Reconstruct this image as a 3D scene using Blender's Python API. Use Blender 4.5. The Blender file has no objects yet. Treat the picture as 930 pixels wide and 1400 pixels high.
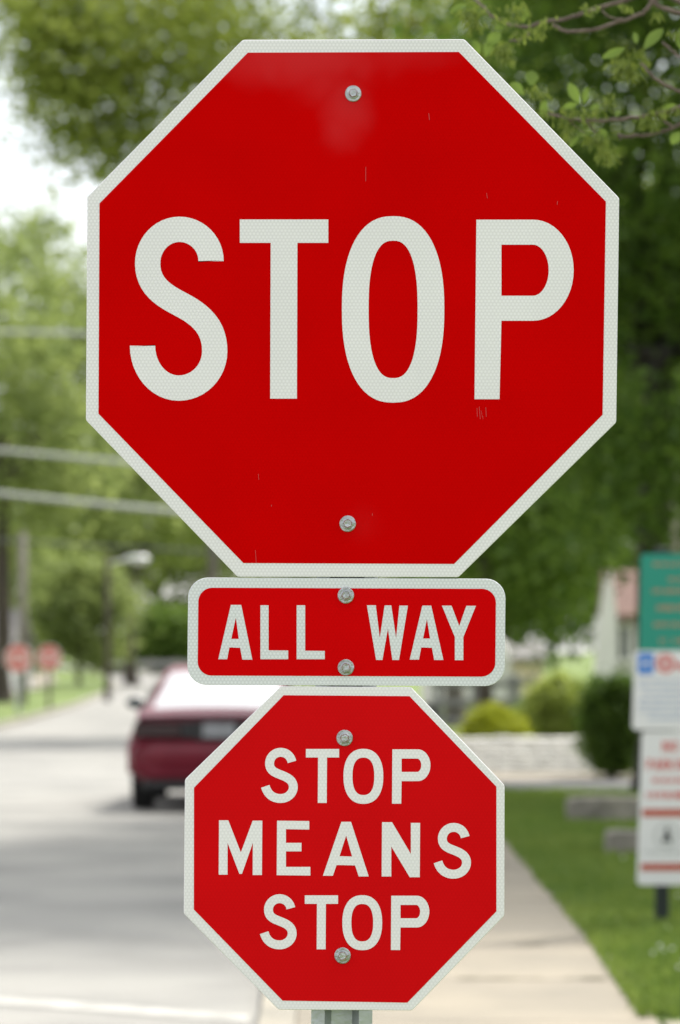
import bpy, math, random
import numpy as np
from mathutils import Vector, Matrix
from mathutils.geometry import tessellate_polygon

S = bpy.context.scene
COL = S.collection
PI = math.pi
# ------------------------------------------------------------------ survey of the place
EYE = 1.55            # camera height over the road (road surface z = 0, walks and lawns z = 0.10)
F, CX, HY = 5000.0, 465.0, 885.0
def at(x, y, D):      # a surveyed sight-line at distance D -> a point of the place
    return Vector(((x - CX) * D / F, D, EYE - (y - HY) * D / F))

# ------------------------------------------------------------------ materials
def nodes(m):
    m.use_nodes = True
    nt = m.node_tree
    return nt, nt.nodes, nt.links, nt.nodes['Principled BSDF']

def mat(name, col, rough=0.6, var=0.0, scale=5.0, col2=None, bump=0.0, bscale=None, metal=0.0,
        coat=0.0, spec=0.5, detail=6.0, contrast=(0.35, 0.65)):
    m = bpy.data.materials.new(name)
    nt, N, L, b = nodes(m)
    b.inputs['Roughness'].default_value = rough
    b.inputs['Metallic'].default_value = metal
    b.inputs['Coat Weight'].default_value = coat
    b.inputs['Specular IOR Level'].default_value = spec
    c1 = (*col, 1)
    c2 = (*(col2 if col2 else [c * (1 - var) for c in col]), 1)
    tc = N.new('ShaderNodeTexCoord')
    if var or col2:
        n = N.new('ShaderNodeTexNoise'); n.inputs['Scale'].default_value = scale; n.inputs['Detail'].default_value = detail
        r = N.new('ShaderNodeValToRGB')
        r.color_ramp.elements[0].position, r.color_ramp.elements[1].position = contrast
        r.color_ramp.elements[0].color = c2; r.color_ramp.elements[1].color = c1
        L.new(tc.outputs['Object'], n.inputs['Vector']); L.new(n.outputs['Fac'], r.inputs['Fac'])
        L.new(r.outputs['Color'], b.inputs['Base Color'])
    else:
        b.inputs['Base Color'].default_value = c1
    if bump:
        n2 = N.new('ShaderNodeTexNoise'); n2.inputs['Scale'].default_value = bscale or scale * 4; n2.inputs['Detail'].default_value = 5
        bp = N.new('ShaderNodeBump'); bp.inputs['Strength'].default_value = bump; bp.inputs['Distance'].default_value = 0.02
        L.new(tc.outputs['Object'], n2.inputs['Vector']); L.new(n2.outputs['Fac'], bp.inputs['Height'])
        L.new(bp.outputs['Normal'], b.inputs['Normal'])
    return m

def sheeting(name, col, amp, wear=0.0, rough=0.5, coat=0.0, sheen_lobes=None):
    """Retroreflective sheeting: a fine honeycomb weave seen through a clear film."""
    m = bpy.data.materials.new(name)
    nt, N, L, b = nodes(m)
    tc = N.new('ShaderNodeTexCoord')
    sp = N.new('ShaderNodeSeparateXYZ'); L.new(tc.outputs['Object'], sp.inputs[0])
    def math_(op, a, v=None):
        n = N.new('ShaderNodeMath'); n.operation = op
        if isinstance(a, (int, float)): n.inputs[0].default_value = a
        else: L.new(a, n.inputs[0])
        if v is not None:
            if isinstance(v, (int, float)): n.inputs[1].default_value = v
            else: L.new(v, n.inputs[1])
        return n.outputs[0]
    k = 2 * PI / 0.0046
    ca, sa = math.cos(PI / 6), math.sin(PI / 6)
    x = math_('MULTIPLY', sp.outputs[0], k); z = math_('MULTIPLY', sp.outputs[2], k)
    w1 = math_('COSINE', math_('ADD', math_('MULTIPLY', x, ca), math_('MULTIPLY', z, sa)))
    w2 = math_('COSINE', math_('SUBTRACT', math_('MULTIPLY', x, ca), math_('MULTIPLY', z, sa)))
    w3 = math_('COSINE', z)
    h = math_('MULTIPLY', math_('ADD', math_('ADD', w1, w2), w3), 1 / 3.0)
    mr = N.new('ShaderNodeMapRange'); L.new(h, mr.inputs[0])
    mr.inputs[1].default_value = -0.5; mr.inputs[2].default_value = 0.6
    mr.inputs[3].default_value = 1.0 - amp; mr.inputs[4].default_value = 1.0
    n = N.new('ShaderNodeTexNoise'); n.inputs['Scale'].default_value = 6; n.inputs['Detail'].default_value = 8
    L.new(tc.outputs['Object'], n.inputs['Vector'])
    mr2 = N.new('ShaderNodeMapRange'); L.new(n.outputs['Fac'], mr2.inputs[0])
    mr2.inputs[1].default_value = 0.3; mr2.inputs[2].default_value = 0.7
    mr2.inputs[3].default_value = 1.0 - wear; mr2.inputs[4].default_value = 1.0
    f = math_('MULTIPLY', mr.outputs[0], mr2.outputs[0])
    mx = N.new('ShaderNodeMix'); mx.data_type = 'RGBA'; mx.blend_type = 'MULTIPLY'; mx.inputs[0].default_value = 1
    mx.inputs[6].default_value = (*col, 1)
    L.new(f, mx.inputs[7])
    out = mx.outputs[2]
    if sheen_lobes:          # painted sheen: coat gloss masked in where the sky highlight sits
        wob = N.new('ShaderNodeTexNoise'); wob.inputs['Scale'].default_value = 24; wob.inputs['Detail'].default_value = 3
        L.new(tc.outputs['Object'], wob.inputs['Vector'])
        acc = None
        for (cx, cz, rx, rz, amt) in sheen_lobes:
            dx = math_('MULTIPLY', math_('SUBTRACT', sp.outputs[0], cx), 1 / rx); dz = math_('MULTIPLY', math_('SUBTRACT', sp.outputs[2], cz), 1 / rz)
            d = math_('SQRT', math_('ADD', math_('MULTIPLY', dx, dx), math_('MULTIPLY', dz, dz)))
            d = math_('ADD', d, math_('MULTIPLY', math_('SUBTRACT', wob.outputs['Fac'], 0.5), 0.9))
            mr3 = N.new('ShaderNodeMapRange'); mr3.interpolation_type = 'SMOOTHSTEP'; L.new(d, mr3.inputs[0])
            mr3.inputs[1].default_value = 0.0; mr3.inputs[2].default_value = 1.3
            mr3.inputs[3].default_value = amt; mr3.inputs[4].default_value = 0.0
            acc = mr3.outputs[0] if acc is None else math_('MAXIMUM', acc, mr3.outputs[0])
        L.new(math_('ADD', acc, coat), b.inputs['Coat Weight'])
    L.new(out, b.inputs['Base Color'])
    b.inputs['Roughness'].default_value = rough
    b.inputs['Coat Weight'].default_value = coat
    b.inputs['Coat Roughness'].default_value = 0.22
    b.inputs['Specular IOR Level'].default_value = 0.0
    nb = N.new('ShaderNodeTexNoise'); nb.inputs['Scale'].default_value = 3.2; nb.inputs['Detail'].default_value = 2
    L.new(tc.outputs['Object'], nb.inputs['Vector'])
    bp = N.new('ShaderNodeBump'); bp.inputs['Strength'].default_value = 0.35; bp.inputs['Distance'].default_value = 0.01
    L.new(nb.outputs['Fac'], bp.inputs['Height']); L.new(bp.outputs['Normal'], b.inputs['Coat Normal'])
    return m

def leaf_mat(name, c1, c2, trans=0.45):
    m = bpy.data.materials.new(name)
    nt, N, L, b = nodes(m)
    N.remove(b)
    o = N['Material Output']
    at_ = N.new('ShaderNodeAttribute'); at_.attribute_name = 'tint'
    r = N.new('ShaderNodeValToRGB')
    r.color_ramp.elements[0].color = (*c1, 1); r.color_ramp.elements[1].color = (*c2, 1)
    L.new(at_.outputs['Fac'], r.inputs['Fac'])
    d = N.new('ShaderNodeBsdfDiffuse'); t = N.new('ShaderNodeBsdfTranslucent'); mx = N.new('ShaderNodeMixShader')
    hs = N.new('ShaderNodeHueSaturation'); hs.inputs['Value'].default_value = 1.35; hs.inputs['Hue'].default_value = 0.492
    L.new(r.outputs['Color'], d.inputs['Color']); L.new(r.outputs['Color'], hs.inputs['Color'])
    L.new(hs.outputs['Color'], t.inputs['Color'])
    mx.inputs[0].default_value = trans
    g = N.new('ShaderNodeBsdfGlossy'); g.inputs['Roughness'].default_value = 0.45; g.inputs['Color'].default_value = (0.8, 0.85, 0.8, 1)
    mg = N.new('ShaderNodeMixShader'); mg.inputs[0].default_value = 0.02
    L.new(d.outputs[0], mx.inputs[1]); L.new(t.outputs[0], mx.inputs[2])
    L.new(mx.outputs[0], mg.inputs[1]); L.new(g.outputs[0], mg.inputs[2])
    L.new(mg.outputs[0], o.inputs['Surface'])
    return m

M = {}
M['white_sheet'] = sheeting('white_sheeting', (0.83, 0.815, 0.835), 0.15, 0.05)
M['plaque_sheet'] = sheeting('plaque_sheeting', (0.74, 0.76, 0.785), 0.18, 0.04)
M['low_white'] = sheeting('newer_white_sheeting', (0.83, 0.81, 0.83), 0.11, 0.04)
M['red_sheet'] = sheeting('red_sheeting', (0.57, 0.0010, 0.0012), 0.05, 0.07, sheen_lobes=((0.002, 2.322, 0.040, 0.066, 0.30), (-0.060, 2.395, 0.16, 0.045, 0.36), (0.07, 2.402, 0.10, 0.030, 0.16), (-0.03, 2.365, 0.05, 0.045, 0.22), (0.03, 1.725, 0.03, 0.03, 0.06)))  # lobes imitate the sky highlight around and left of the upper bolt
M['plaque_red'] = sheeting('plaque_red_sheeting', (0.61, 0.002, 0.003), 0.05, 0.05)
M['low_red'] = sheeting('newer_red_sheeting', (0.63, 0.005, 0.007), 0.06, 0.05)
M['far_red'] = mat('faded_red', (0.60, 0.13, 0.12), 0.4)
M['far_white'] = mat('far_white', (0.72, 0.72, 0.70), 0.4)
M['zinc'] = mat('zinc_plated_bolt', (0.46, 0.48, 0.49), 0.28, 0.35, 90, metal=0.95, bump=0.15, bscale=200)
M['galv'] = mat('galvanised_post', (0.46, 0.49, 0.50), 0.42, 0.35, 18, metal=0.75, bump=0.12, bscale=60)
M['alu'] = mat('sign_aluminium', (0.55, 0.55, 0.55), 0.35, 0.2, 8, metal=0.7)
M['concrete'] = mat('walk_concrete', (0.275, 0.24, 0.182), 0.85, scale=1.3, col2=(0.205, 0.182, 0.142), bump=0.5, bscale=60, detail=9)
M['kerb'] = mat('kerb_concrete', (0.30, 0.275, 0.22), 0.85, scale=2.0, col2=(0.22, 0.205, 0.17), bump=0.5, bscale=50)
M['road'] = mat('worn_road', (0.275, 0.268, 0.245), 0.85, scale=0.8, col2=(0.185, 0.182, 0.17), bump=0.6, bscale=80, detail=10, contrast=(0.3, 0.62))
M['asphalt'] = mat('driveway_asphalt', (0.13, 0.13, 0.135), 0.85, 0.3, 2, bump=0.6, bscale=80)
M['paint_line'] = mat('road_paint', (0.43, 0.42, 0.385), 0.7, scale=7, col2=(0.27, 0.265, 0.24), bump=0.3, bscale=90)
M['turf'] = mat('turf', (0.15, 0.195, 0.035), 0.9, scale=1.1, col2=(0.075, 0.135, 0.02), bump=0.9, bscale=50, detail=10)
M['soil'] = mat('joint_dirt', (0.13, 0.12, 0.06), 0.95, 0.4, 30)
M['stone'] = mat('limestone_block', (0.27, 0.25, 0.21), 0.9, scale=7, col2=(0.15, 0.14, 0.12), bump=1.0, bscale=25)
M['rubble'] = mat('white_rubble', (0.80, 0.78, 0.72), 0.9, scale=9, col2=(0.55, 0.54, 0.50), bump=1.0, bscale=22)
M['bark'] = mat('bark', (0.085, 0.068, 0.052), 0.95, scale=6, col2=(0.035, 0.028, 0.022), bump=1.0, bscale=14)
M['dark_bark'] = mat('dark_bark', (0.030, 0.025, 0.020), 0.95, scale=6, col2=(0.012, 0.010, 0.008), bump=1.0, bscale=14)
M['twig'] = mat('twig_bark', (0.17, 0.13, 0.105), 0.85, scale=30, col2=(0.10, 0.07, 0.055), bump=0.6, bscale=90)
M['greybark'] = mat('grey_bark', (0.16, 0.14, 0.12), 0.95, scale=4, col2=(0.08, 0.07, 0.06), bump=1.0, bscale=12)
M['polewood'] = mat('pole_wood', (0.27, 0.245, 0.21), 0.9, scale=5, col2=(0.17, 0.15, 0.13), bump=0.5)
M['cable'] = mat('cable', (0.42, 0.43, 0.42), 0.55, 0.1, 1)
M['darkcable'] = mat('dark_cable', (0.06, 0.065, 0.06), 0.55, 0.1, 1)
M['lamp_metal'] = mat('lamp_metal', (0.6, 0.61, 0.6), 0.4, 0.1, 5, metal=0.4)
M['green_metal'] = mat('dark_green_metal', (0.010, 0.020, 0.016), 0.7, 0.3, 12)
M['board_green'] = mat('green_board', (0.002, 0.23, 0.165), 0.4, 0.08, 3)
M['board_white'] = mat('white_board', (0.66, 0.665, 0.68), 0.4, 0.05, 3)
M['board_blue'] = mat('blue_print', (0.02, 0.17, 0.55), 0.4)
M['print_pale'] = mat('pale_blue_print', (0.36, 0.43, 0.56), 0.5)
M['print_red'] = mat('red_print', (0.55, 0.085, 0.07), 0.4)
M['print_brown'] = mat('rust_print', (0.33, 0.20, 0.12), 0.5)
M['bar_red'] = mat('rust_red_print', (0.40, 0.065, 0.03), 0.4)
M['print_black'] = mat('black_print', (0.015, 0.02, 0.02), 0.5)
M['print_grey'] = mat('grey_print', (0.35, 0.37, 0.37), 0.5)
M['maroon'] = mat('maroon_paint', (0.15, 0.0015, 0.016), 0.36, 0.15, 3, coat=0.3, spec=0.3)
M['black_plastic'] = mat('black_plastic', (0.012, 0.012, 0.014), 0.45, 0.2, 20)
M['tail_lens'] = mat('dark_tail_lens', (0.022, 0.002, 0.004), 0.2, 0.3, 9, coat=0.2)
M['glass'] = mat('car_glass', (0.05, 0.055, 0.055), 0.03, spec=1.0, coat=1.0)
M['glass'].node_tree.nodes['Principled BSDF'].inputs['IOR'].default_value = 2.4
M['spoiler'] = mat('pale_maroon_paint', (0.17, 0.035, 0.055), 0.25, 0.1, 6, coat=0.6)  # spoiler colour, paler than the body maroon
M['rubber'] = mat('tyre_rubber', (0.012, 0.012, 0.012), 0.85, 0.3, 30)
M['rim'] = mat('wheel_rim', (0.45, 0.45, 0.46), 0.3, metal=0.8)
M['plate'] = mat('licence_plate', (0.30, 0.31, 0.33), 0.45, 0.3, 18)
M['teal'] = mat('mirror_shell', (0.02, 0.035, 0.04), 0.25, coat=0.5)
M['siding'] = mat('white_siding', (0.66, 0.65, 0.63), 0.7, 0.06, 3)
M['cream'] = mat('cream_wall', (0.72, 0.62, 0.45), 0.8, 0.1, 2)
M['roofpink'] = mat('terracotta_shingle', (0.21, 0.125, 0.10), 0.85, scale=12, col2=(0.14, 0.085, 0.07), bump=0.8, bscale=15)
M['greyroof'] = mat('grey_shingle', (0.22, 0.21, 0.20), 0.85, 0.35, 10, bump=0.6)
M['paneglass'] = mat('window_glass', (0.10, 0.115, 0.125), 0.06, spec=0.8)
M['greyfence'] = mat('grey_fence_wood', (0.30, 0.30, 0.29), 0.85, 0.35, 5, bump=0.4)
M['redbrick'] = mat('red_brick', (0.30, 0.10, 0.07), 0.9, 0.3, 14)
M['leaf_dark'] = leaf_mat('leaf_dark', (0.036, 0.082, 0.010), (0.110, 0.180, 0.026), 0.45)
M['leaf_mid'] = leaf_mat('leaf_mid', (0.05, 0.105, 0.014), (0.14, 0.215, 0.034), 0.50)
M['leaf_sap'] = leaf_mat('leaf_sap', (0.095, 0.145, 0.026), (0.23, 0.285, 0.065), 0.52)
M['leaf_far'] = leaf_mat('leaf_far', (0.13, 0.18, 0.05), (0.26, 0.315, 0.1), 0.50)
M['leaf_young'] = leaf_mat('leaf_young', (0.150, 0.205, 0.030), (0.310, 0.360, 0.085), 0.60)
M['leaf_lime'] = leaf_mat('leaf_lime', (0.190, 0.230, 0.010), (0.360, 0.390, 0.030), 0.40)
M['leaf_twig'] = leaf_mat('leaf_twig', (0.065, 0.105, 0.018), (0.140, 0.215, 0.035), 0.48)
M['leaf_tassel'] = leaf_mat('leaf_tassel', (0.085, 0.125, 0.02), (0.17, 0.22, 0.04), 0.45)
M['grass_blade'] = leaf_mat('grass_blade', (0.070, 0.135, 0.020), (0.185, 0.250, 0.050), 0.35)
M['clover'] = mat('clover_flower', (0.60, 0.62, 0.55), 0.8)

# ------------------------------------------------------------------ mesh collector
class MB:
    def __init__(s): s.v, s.f = [], []
    def add(s, v, f):
        o = len(s.v); s.v += [tuple(p) for p in v]; s.f += [tuple(i + o for i in q) for q in f]; return s
    def box(s, x0, x1, y0, y1, z0, z1):
        v = [(x, y, z) for z in (z0, z1) for y in (y0, y1) for x in (x0, x1)]
        return s.add(v, [(0, 2, 3, 1), (4, 5, 7, 6), (0, 1, 5, 4), (2, 6, 7, 3), (0, 4, 6, 2), (1, 3, 7, 5)])
    def bevbox(s, x0, x1, y0, y1, z0, z1, b):
        pr = lambda X0, X1, Y0, Y1, bb: [(X0 + bb, Y0), (X1 - bb, Y0), (X1, Y0 + bb), (X1, Y1 - bb), (X1 - bb, Y1), (X0 + bb, Y1), (X0, Y1 - bb), (X0, Y0 + bb)]
        A = pr(x0, x1, y0, y1, b); B = pr(x0 + b, x1 - b, y0 + b, y1 - b, b)
        rings = [[(x, y, z0 + b) for x, y in A], [(x, y, z1 - b) for x, y in A], [(x, y, z1) for x, y in B]]
        return s.loft([[(x, y, z0) for x, y in B]] + rings)
    def loft(s, rings, cap=True, closed=True):
        n = len(rings[0]); v = [p for r in rings for p in r]; f = []
        for i in range(len(rings) - 1):
            for j in range(n if closed else n - 1):
                a, b = i * n + j, i * n + (j + 1) % n
                f.append((a, b, b + n, a + n))
        if cap:
            f.append(tuple(range(n - 1, -1, -1))); f.append(tuple(range((len(rings) - 1) * n, len(rings) * n)))
        return s.add(v, f)
    def tube(s, pts, rads, n=8):
        pts = [Vector(p) for p in pts]; rings = []
        up = Vector((0.13, 0.21, 0.97))
        for i, p in enumerate(pts):
            t = (pts[min(i + 1, len(pts) - 1)] - pts[max(i - 1, 0)]).normalized()
            a = t.cross(up)
            if a.length < 1e-3: a = t.cross(Vector((1, 0, 0)))
            a.normalize(); b = t.cross(a)
            r = rads[i] if hasattr(rads, '__len__') else rads
            rings.append([p + a * (r * math.cos(2 * PI * k / n)) + b * (r * math.sin(2 * PI * k / n)) for k in range(n)])
        return s.loft(rings)
    def sheet(s, pts):
        return s.add(pts, [tuple(range(len(pts)))])
    def build(s, name, m, parent=None, origin=None, smooth=False):
        me = bpy.data.meshes.new(name)
        o = Vector(origin) if origin is not None else (Vector(parent['_o']) if parent is not None else Vector((0, 0, 0)))
        me.from_pydata([(p[0] - o.x, p[1] - o.y, p[2] - o.z) for p in s.v], [], s.f)
        me.materials.append(m)
        if smooth: me.polygons.foreach_set('use_smooth', [True] * len(me.polygons))
        me.update()
        ob = bpy.data.objects.new(name, me); COL.objects.link(ob)
        if parent is not None:
            ob.parent = parent
            ob['_o'] = tuple(o)
        else:
            ob.location = o
            ob['_o'] = tuple(o)
        return ob

def fixnormals(ob):
    import bmesh
    bm = bmesh.new(); bm.from_mesh(ob.data); bmesh.ops.recalc_face_normals(bm, faces=bm.faces); bm.to_mesh(ob.data); bm.free()
    return ob

def tag(o, label=None, cat=None, group=None, kind=None):
    if label: o['label'] = label
    if cat: o['category'] = cat
    if group: o['group'] = group
    if kind: o['kind'] = kind
    return o
def thing(name, loc, label, cat, group=None):
    o = bpy.data.objects.new(name, None); COL.objects.link(o); o.location = loc; o['_o'] = tuple(loc); o.empty_display_size = 0.2
    return tag(o, label, cat, group)
def struct(name, mb, m, **k):
    return tag(mb.build(name, m, **k), kind='structure')

def leaves_obj(name, P, Nrm, L_, W_, tint, m, parent, axis=None):
    """One mesh of pointed leaves: centres P, normals Nrm, lengths L_, widths W_."""
    n = len(P); o = np.array(parent['_o'])
    Nrm = Nrm / np.linalg.norm(Nrm, axis=1, keepdims=True)
    if axis is None:
        axis = RS.normal(size=(n, 3))
    axis = axis - Nrm * np.sum(axis * Nrm, axis=1, keepdims=True)
    axis /= np.linalg.norm(axis, axis=1, keepdims=True) + 1e-9
    side = np.cross(Nrm, axis)
    L_ = np.asarray(L_).reshape(-1, 1) * np.ones((n, 1)); W_ = np.asarray(W_).reshape(-1, 1) * np.ones((n, 1))
    fold = 0.12
    A = P - axis * L_ * 0.5; C = P + axis * L_ * 0.5
    B = P + side * W_ * 0.5 + axis * L_ * 0.04 + Nrm * W_ * fold; D_ = P - side * W_ * 0.5 + axis * L_ * 0.04 + Nrm * W_ * fold
    V = np.stack([A, B, C, D_], 1).reshape(-1, 3) - o
    me = bpy.data.meshes.new(name)
    me.vertices.add(4 * n); me.loops.add(4 * n); me.polygons.add(n)
    me.vertices.foreach_set('co', V.astype(np.float32).ravel())
    me.loops.foreach_set('vertex_index', np.arange(4 * n, dtype=np.int32))
    me.polygons.foreach_set('loop_start', np.arange(0, 4 * n, 4, dtype=np.int32))
    a = me.attributes.new('tint', 'FLOAT', 'FACE'); a.data.foreach_set('value', np.asarray(tint, dtype=np.float32))
    me.materials.append(m); me.update(calc_edges=True); me.validate()
    ob = bpy.data.objects.new(name, me); COL.objects.link(ob); ob.parent = parent; ob['_o'] = tuple(o)
    return ob
RS = np.random.RandomState(7)
rnd = random.Random(11)

def clumps_in(centre, rad, n, hollow=0.45):
    out = []
    while len(out) < n:
        p = RS.uniform(-1, 1, 3)
        d = np.linalg.norm(p)
        if hollow < d < 1: out.append(np.array(centre) + p * np.array(rad))
    return np.array(out)

def crown(cl, per, rc, leaf, parent, m, flat=0.65, bias=0.35, name='crown'):
    P, T = [], []
    for c in cl:
        k = max(4, int(per * RS.uniform(0.6, 1.4))); r = rc * RS.uniform(0.6, 1.35)
        q = RS.normal(size=(k, 3)) * 0.5 * r * np.array([1, 1, flat])
        P.append(c + q); T.append(np.clip(RS.normal(RS.uniform(0.25, 0.75), 0.18, k), 0, 1))
    P = np.concatenate(P); T = np.concatenate(T)
    Nr = RS.normal(size=(len(P), 3)); Nr[:, 2] = np.abs(Nr[:, 2]) + bias
    s = leaf * RS.uniform(0.65, 1.3, len(P))
    return leaves_obj(name, P, Nr, s, s * 0.6, T, m, parent)

def limb(a, b, r0, r1, mb, wob=0.08, n=6):
    a, b = Vector(a), Vector(b); L = (b - a).length
    pts, rr = [], []
    for i in range(n + 1):
        t = i / n
        p = a.lerp(b, t)
        w = math.sin(PI * t) * L * wob
        if 0 < i < n: p += Vector((rnd.uniform(-w, w), rnd.uniform(-w, w), w * 0.8 + rnd.uniform(-w, w) * 0.4))
        pts.append(p); rr.append(r0 + (r1 - r0) * t ** 0.8)
    mb.tube(pts, rr, 7)
    return pts

def tree(base, H_fork, r, ellipsoids, per, rc, leaf, lmat, bmat, name, label, group=None, limbs=9, extra=(), hollow=0.45, lean=(0, 0)):
    base = Vector(base)
    t = thing(name, base, label, 'tree', group)
    top = base + Vector((lean[0], lean[1], H_fork))
    cl = np.concatenate([clumps_in(c, ra, n, hollow) for c, ra, n in ellipsoids] + ([np.array(extra)] if len(extra) else []))
    mb = MB()
    n = 9
    pts = [base + Vector((0, 0, -0.15))] + [base.lerp(top, i / n) + Vector((rnd.uniform(-1, 1), rnd.uniform(-1, 1), 0)) * r * 0.25 * (0 < i < n) for i in range(n + 1)]
    rr = [r * 1.7] + [r * (1.35 if i == 0 else 1.0 - 0.32 * i / n) for i in range(n + 1)]
    mb.tube(pts, rr, 12)
    mb.build('trunk', bmat, t, smooth=True)
    lb = MB()
    order = list(range(len(cl))); rnd.shuffle(order)
    ctr = np.mean(cl, axis=0)
    mains = []
    for i in order[:limbs]:
        st = base.lerp(top, rnd.uniform(0.72, 0.98))
        tgt = Vector(cl[i]).lerp(Vector(ctr), 0.25)
        mains.append(limb(st, tgt, r * rnd.uniform(0.36, 0.55), r * 0.10, lb, 0.1))
    for i in order[limbs:limbs * 4]:
        c = Vector(cl[i])
        best = min((p for q in mains for p in q[2:]), key=lambda p: (p - c).length)
        limb(best, c, r * 0.14, r * 0.03, lb, 0.08, 4)
    lb.build('limb', bmat, t, smooth=True)
    crown(cl, per, rc, leaf, t, lmat)
    return t

# ------------------------------------------------------------------ lettering (outlines in survey pixels)
def bez(p0, p1, p2, p3, n=12):
    out = []
    for i in range(n + 1):
        t = i / n; u = 1 - t
        out.append((u**3*p0[0] + 3*u*u*t*p1[0] + 3*u*t*t*p2[0] + t**3*p3[0], u**3*p0[1] + 3*u*u*t*p1[1] + 3*u*t*t*p2[1] + t**3*p3[1]))
    return out
KQ = 0.5523
def qarc(p0, p1, corner):
    return bez(p0, (p0[0] + (corner[0] - p0[0]) * KQ, p0[1] + (corner[1] - p0[1]) * KQ),
               (p1[0] + (corner[0] - p1[0]) * KQ, p1[1] + (corner[1] - p1[1]) * KQ), p1)

class Ink:
    """Flat lettering: triangles/quads in 2D."""
    def __init__(s): s.v, s.f = [], []
    def poly(s, outer, *holes):
        rings = [[Vector((x, y, 0)) for x, y in r] for r in (outer,) + holes]
        tri = tessellate_polygon(rings); o = len(s.v)
        s.v += [(p.x, p.y) for r in rings for p in r]; s.f += [tuple(i + o for i in t) for t in tri]
    def strip(s, A, B, close=False):
        o = len(s.v); n = len(A); s.v += list(A) + list(B)
        for i in range(n if close else n - 1):
            j = (i + 1) % n; s.f.append((o + i, o + j, o + n + j, o + n + i))
    def stroke(s, path, w):
        A, B = [], []
        for i, p in enumerate(path):
            a, b = path[max(i - 1, 0)], path[min(i + 1, len(path) - 1)]
            dx, dy = b[0] - a[0], b[1] - a[1]; l = math.hypot(dx, dy) or 1
            nx, ny = -dy / l * w / 2, dx / l * w / 2
            A.append((p[0] + nx, p[1] + ny)); B.append((p[0] - nx, p[1] - ny))
        s.strip(A, B)
    def ring(s, cx, cy, rx, ry, tx, ty, e=2.35, n=72):
        def se(rx, ry, e):
            o = []
            for i in range(n):
                t = 2 * PI * i / n; c, q = math.cos(t), math.sin(t)
                o.append((cx + rx * math.copysign(abs(c) ** (2 / e), c), cy + ry * math.copysign(abs(q) ** (2 / e), q)))
            return o
        s.strip(se(rx, ry, e), se(rx - tx, ry - ty, e + 0.15), True)
    def rect(s, x0, y0, x1, y1): s.poly([(x0, y0), (x1, y0), (x1, y1), (x0, y1)])
    def T(s, x0, x1, y0, y1, w, bar, sh=0):
        c = (x0 + x1) / 2
        s.poly([(x0, y0), (x1, y0), (x1, y0 + bar), (c + w / 2, y0 + bar), (c + w / 2 + sh, y1), (c - w / 2 + sh, y1), (c - w / 2, y0 + bar), (x0, y0 + bar)])
    def P(s, x0, x1, y0, y1, w, hb, sh=0):
        """hb: outer bottom of the bowl; w stroke"""
        ry = (hb - y0) / 2; xs = x1 - ry * 0.80
        outer = [(x0, y0)] + qarc((xs, y0), (x1, y0 + ry), (x1, y0)) + qarc((x1, y0 + ry), (xs, hb), (x1, hb))[1:] + [(x0 + w, hb), (x0 + w + sh, y1), (x0 + sh, y1)]
        ri = ry - w; xi = x1 - w - ri * 0.62
        hole = [(x0 + w, y0 + w)] + qarc((xi, y0 + w), (x1 - w, y0 + ry), (x1 - w, y0 + w)) + qarc((x1 - w, y0 + ry), (xi, hb - w), (x1 - w, hb - w))[1:] + [(x0 + w, hb - w)]
        s.poly(outer, hole)
    def Ssmall(s, x0, x1, y0, y1, w):
        """S with oblique terminals, traced in a 98 x 149 box"""
        fx = lambda p: (x0 + (p[0]) / 98 * (x1 - x0), y0 + p[1] / 149 * (y1 - y0))
        pts = bez((82.5, 38), (79, 21), (66, 12), (52, 12), 10) + qarc((52, 12), (22.5, 42), (22.5, 12))[1:] + \
              bez((22.5, 42), (22.5, 62), (38, 67), (50, 72), 10)[1:] + bez((50, 72), (68, 79), (86, 86), (86, 106), 10)[1:] + \
              qarc((86, 106), (52, 137), (86, 137))[1:] + bez((52, 137), (32, 137), (17, 126), (11, 104), 10)[1:]
        s.stroke([fx(p) for p in pts], w)
    def build(s, name, m, parent, D, tf=None):
        mb = MB()
        mb.add([at(*(tf(p) if tf else p), D) for p in s.v], s.f)
        return mb.build(name, m, parent)

# ------------------------------------------------------------------ THE SIGN POST
DS = 5.25
root = thing('stop_sign', (0.004, DS + 0.03, 0.0), 'big red stop sign on a galvanised post above an all way plaque and smaller octagon', 'stop sign')

def panel(poly, name, m, label, thick=0.0025):
    """aluminium blank faced with sheeting: front outline with a tiny rolled edge"""
    mb = MB(); n = len(poly)
    cx = sum(p[0] for p in poly) / n; cy = sum(p[1] for p in poly) / n
    def shr(p, d):
        l = math.hypot(p[0] - cx, p[1] - cy); return (p[0] + (cx - p[0]) / l * d, p[1] + (cy - p[1]) / l * d)
    fr = [at(*shr(p, 0.9), DS) for p in poly]; ed = [at(*p, DS) + Vector((0, 0.0009, 0)) for p in poly]
    bk = [at(*p, DS) + Vector((0, thick, 0)) for p in poly]
    mb.loft([bk, ed, fr])
    o = fixnormals(mb.build(name, m, root)); o['label'] = label
    return o
def roundrect(x0, y0, x1, y1, r, sk=0.0, n=8):
    pts = []
    for (cx, cy, a0) in ((x1 - r, y0 + r, -90), (x1 - r, y1 - r, 0), (x0 + r, y1 - r, 90), (x0 + r, y0 + r, 180)):
        for i in range(n + 1):
            a = math.radians(a0 + 90 * i / n)
            x, y = cx + r * math.cos(a), cy + r * math.sin(a)
            pts.append((x - (y - y0) * 0.010, y + (x - x0) * sk))
    return pts
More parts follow.
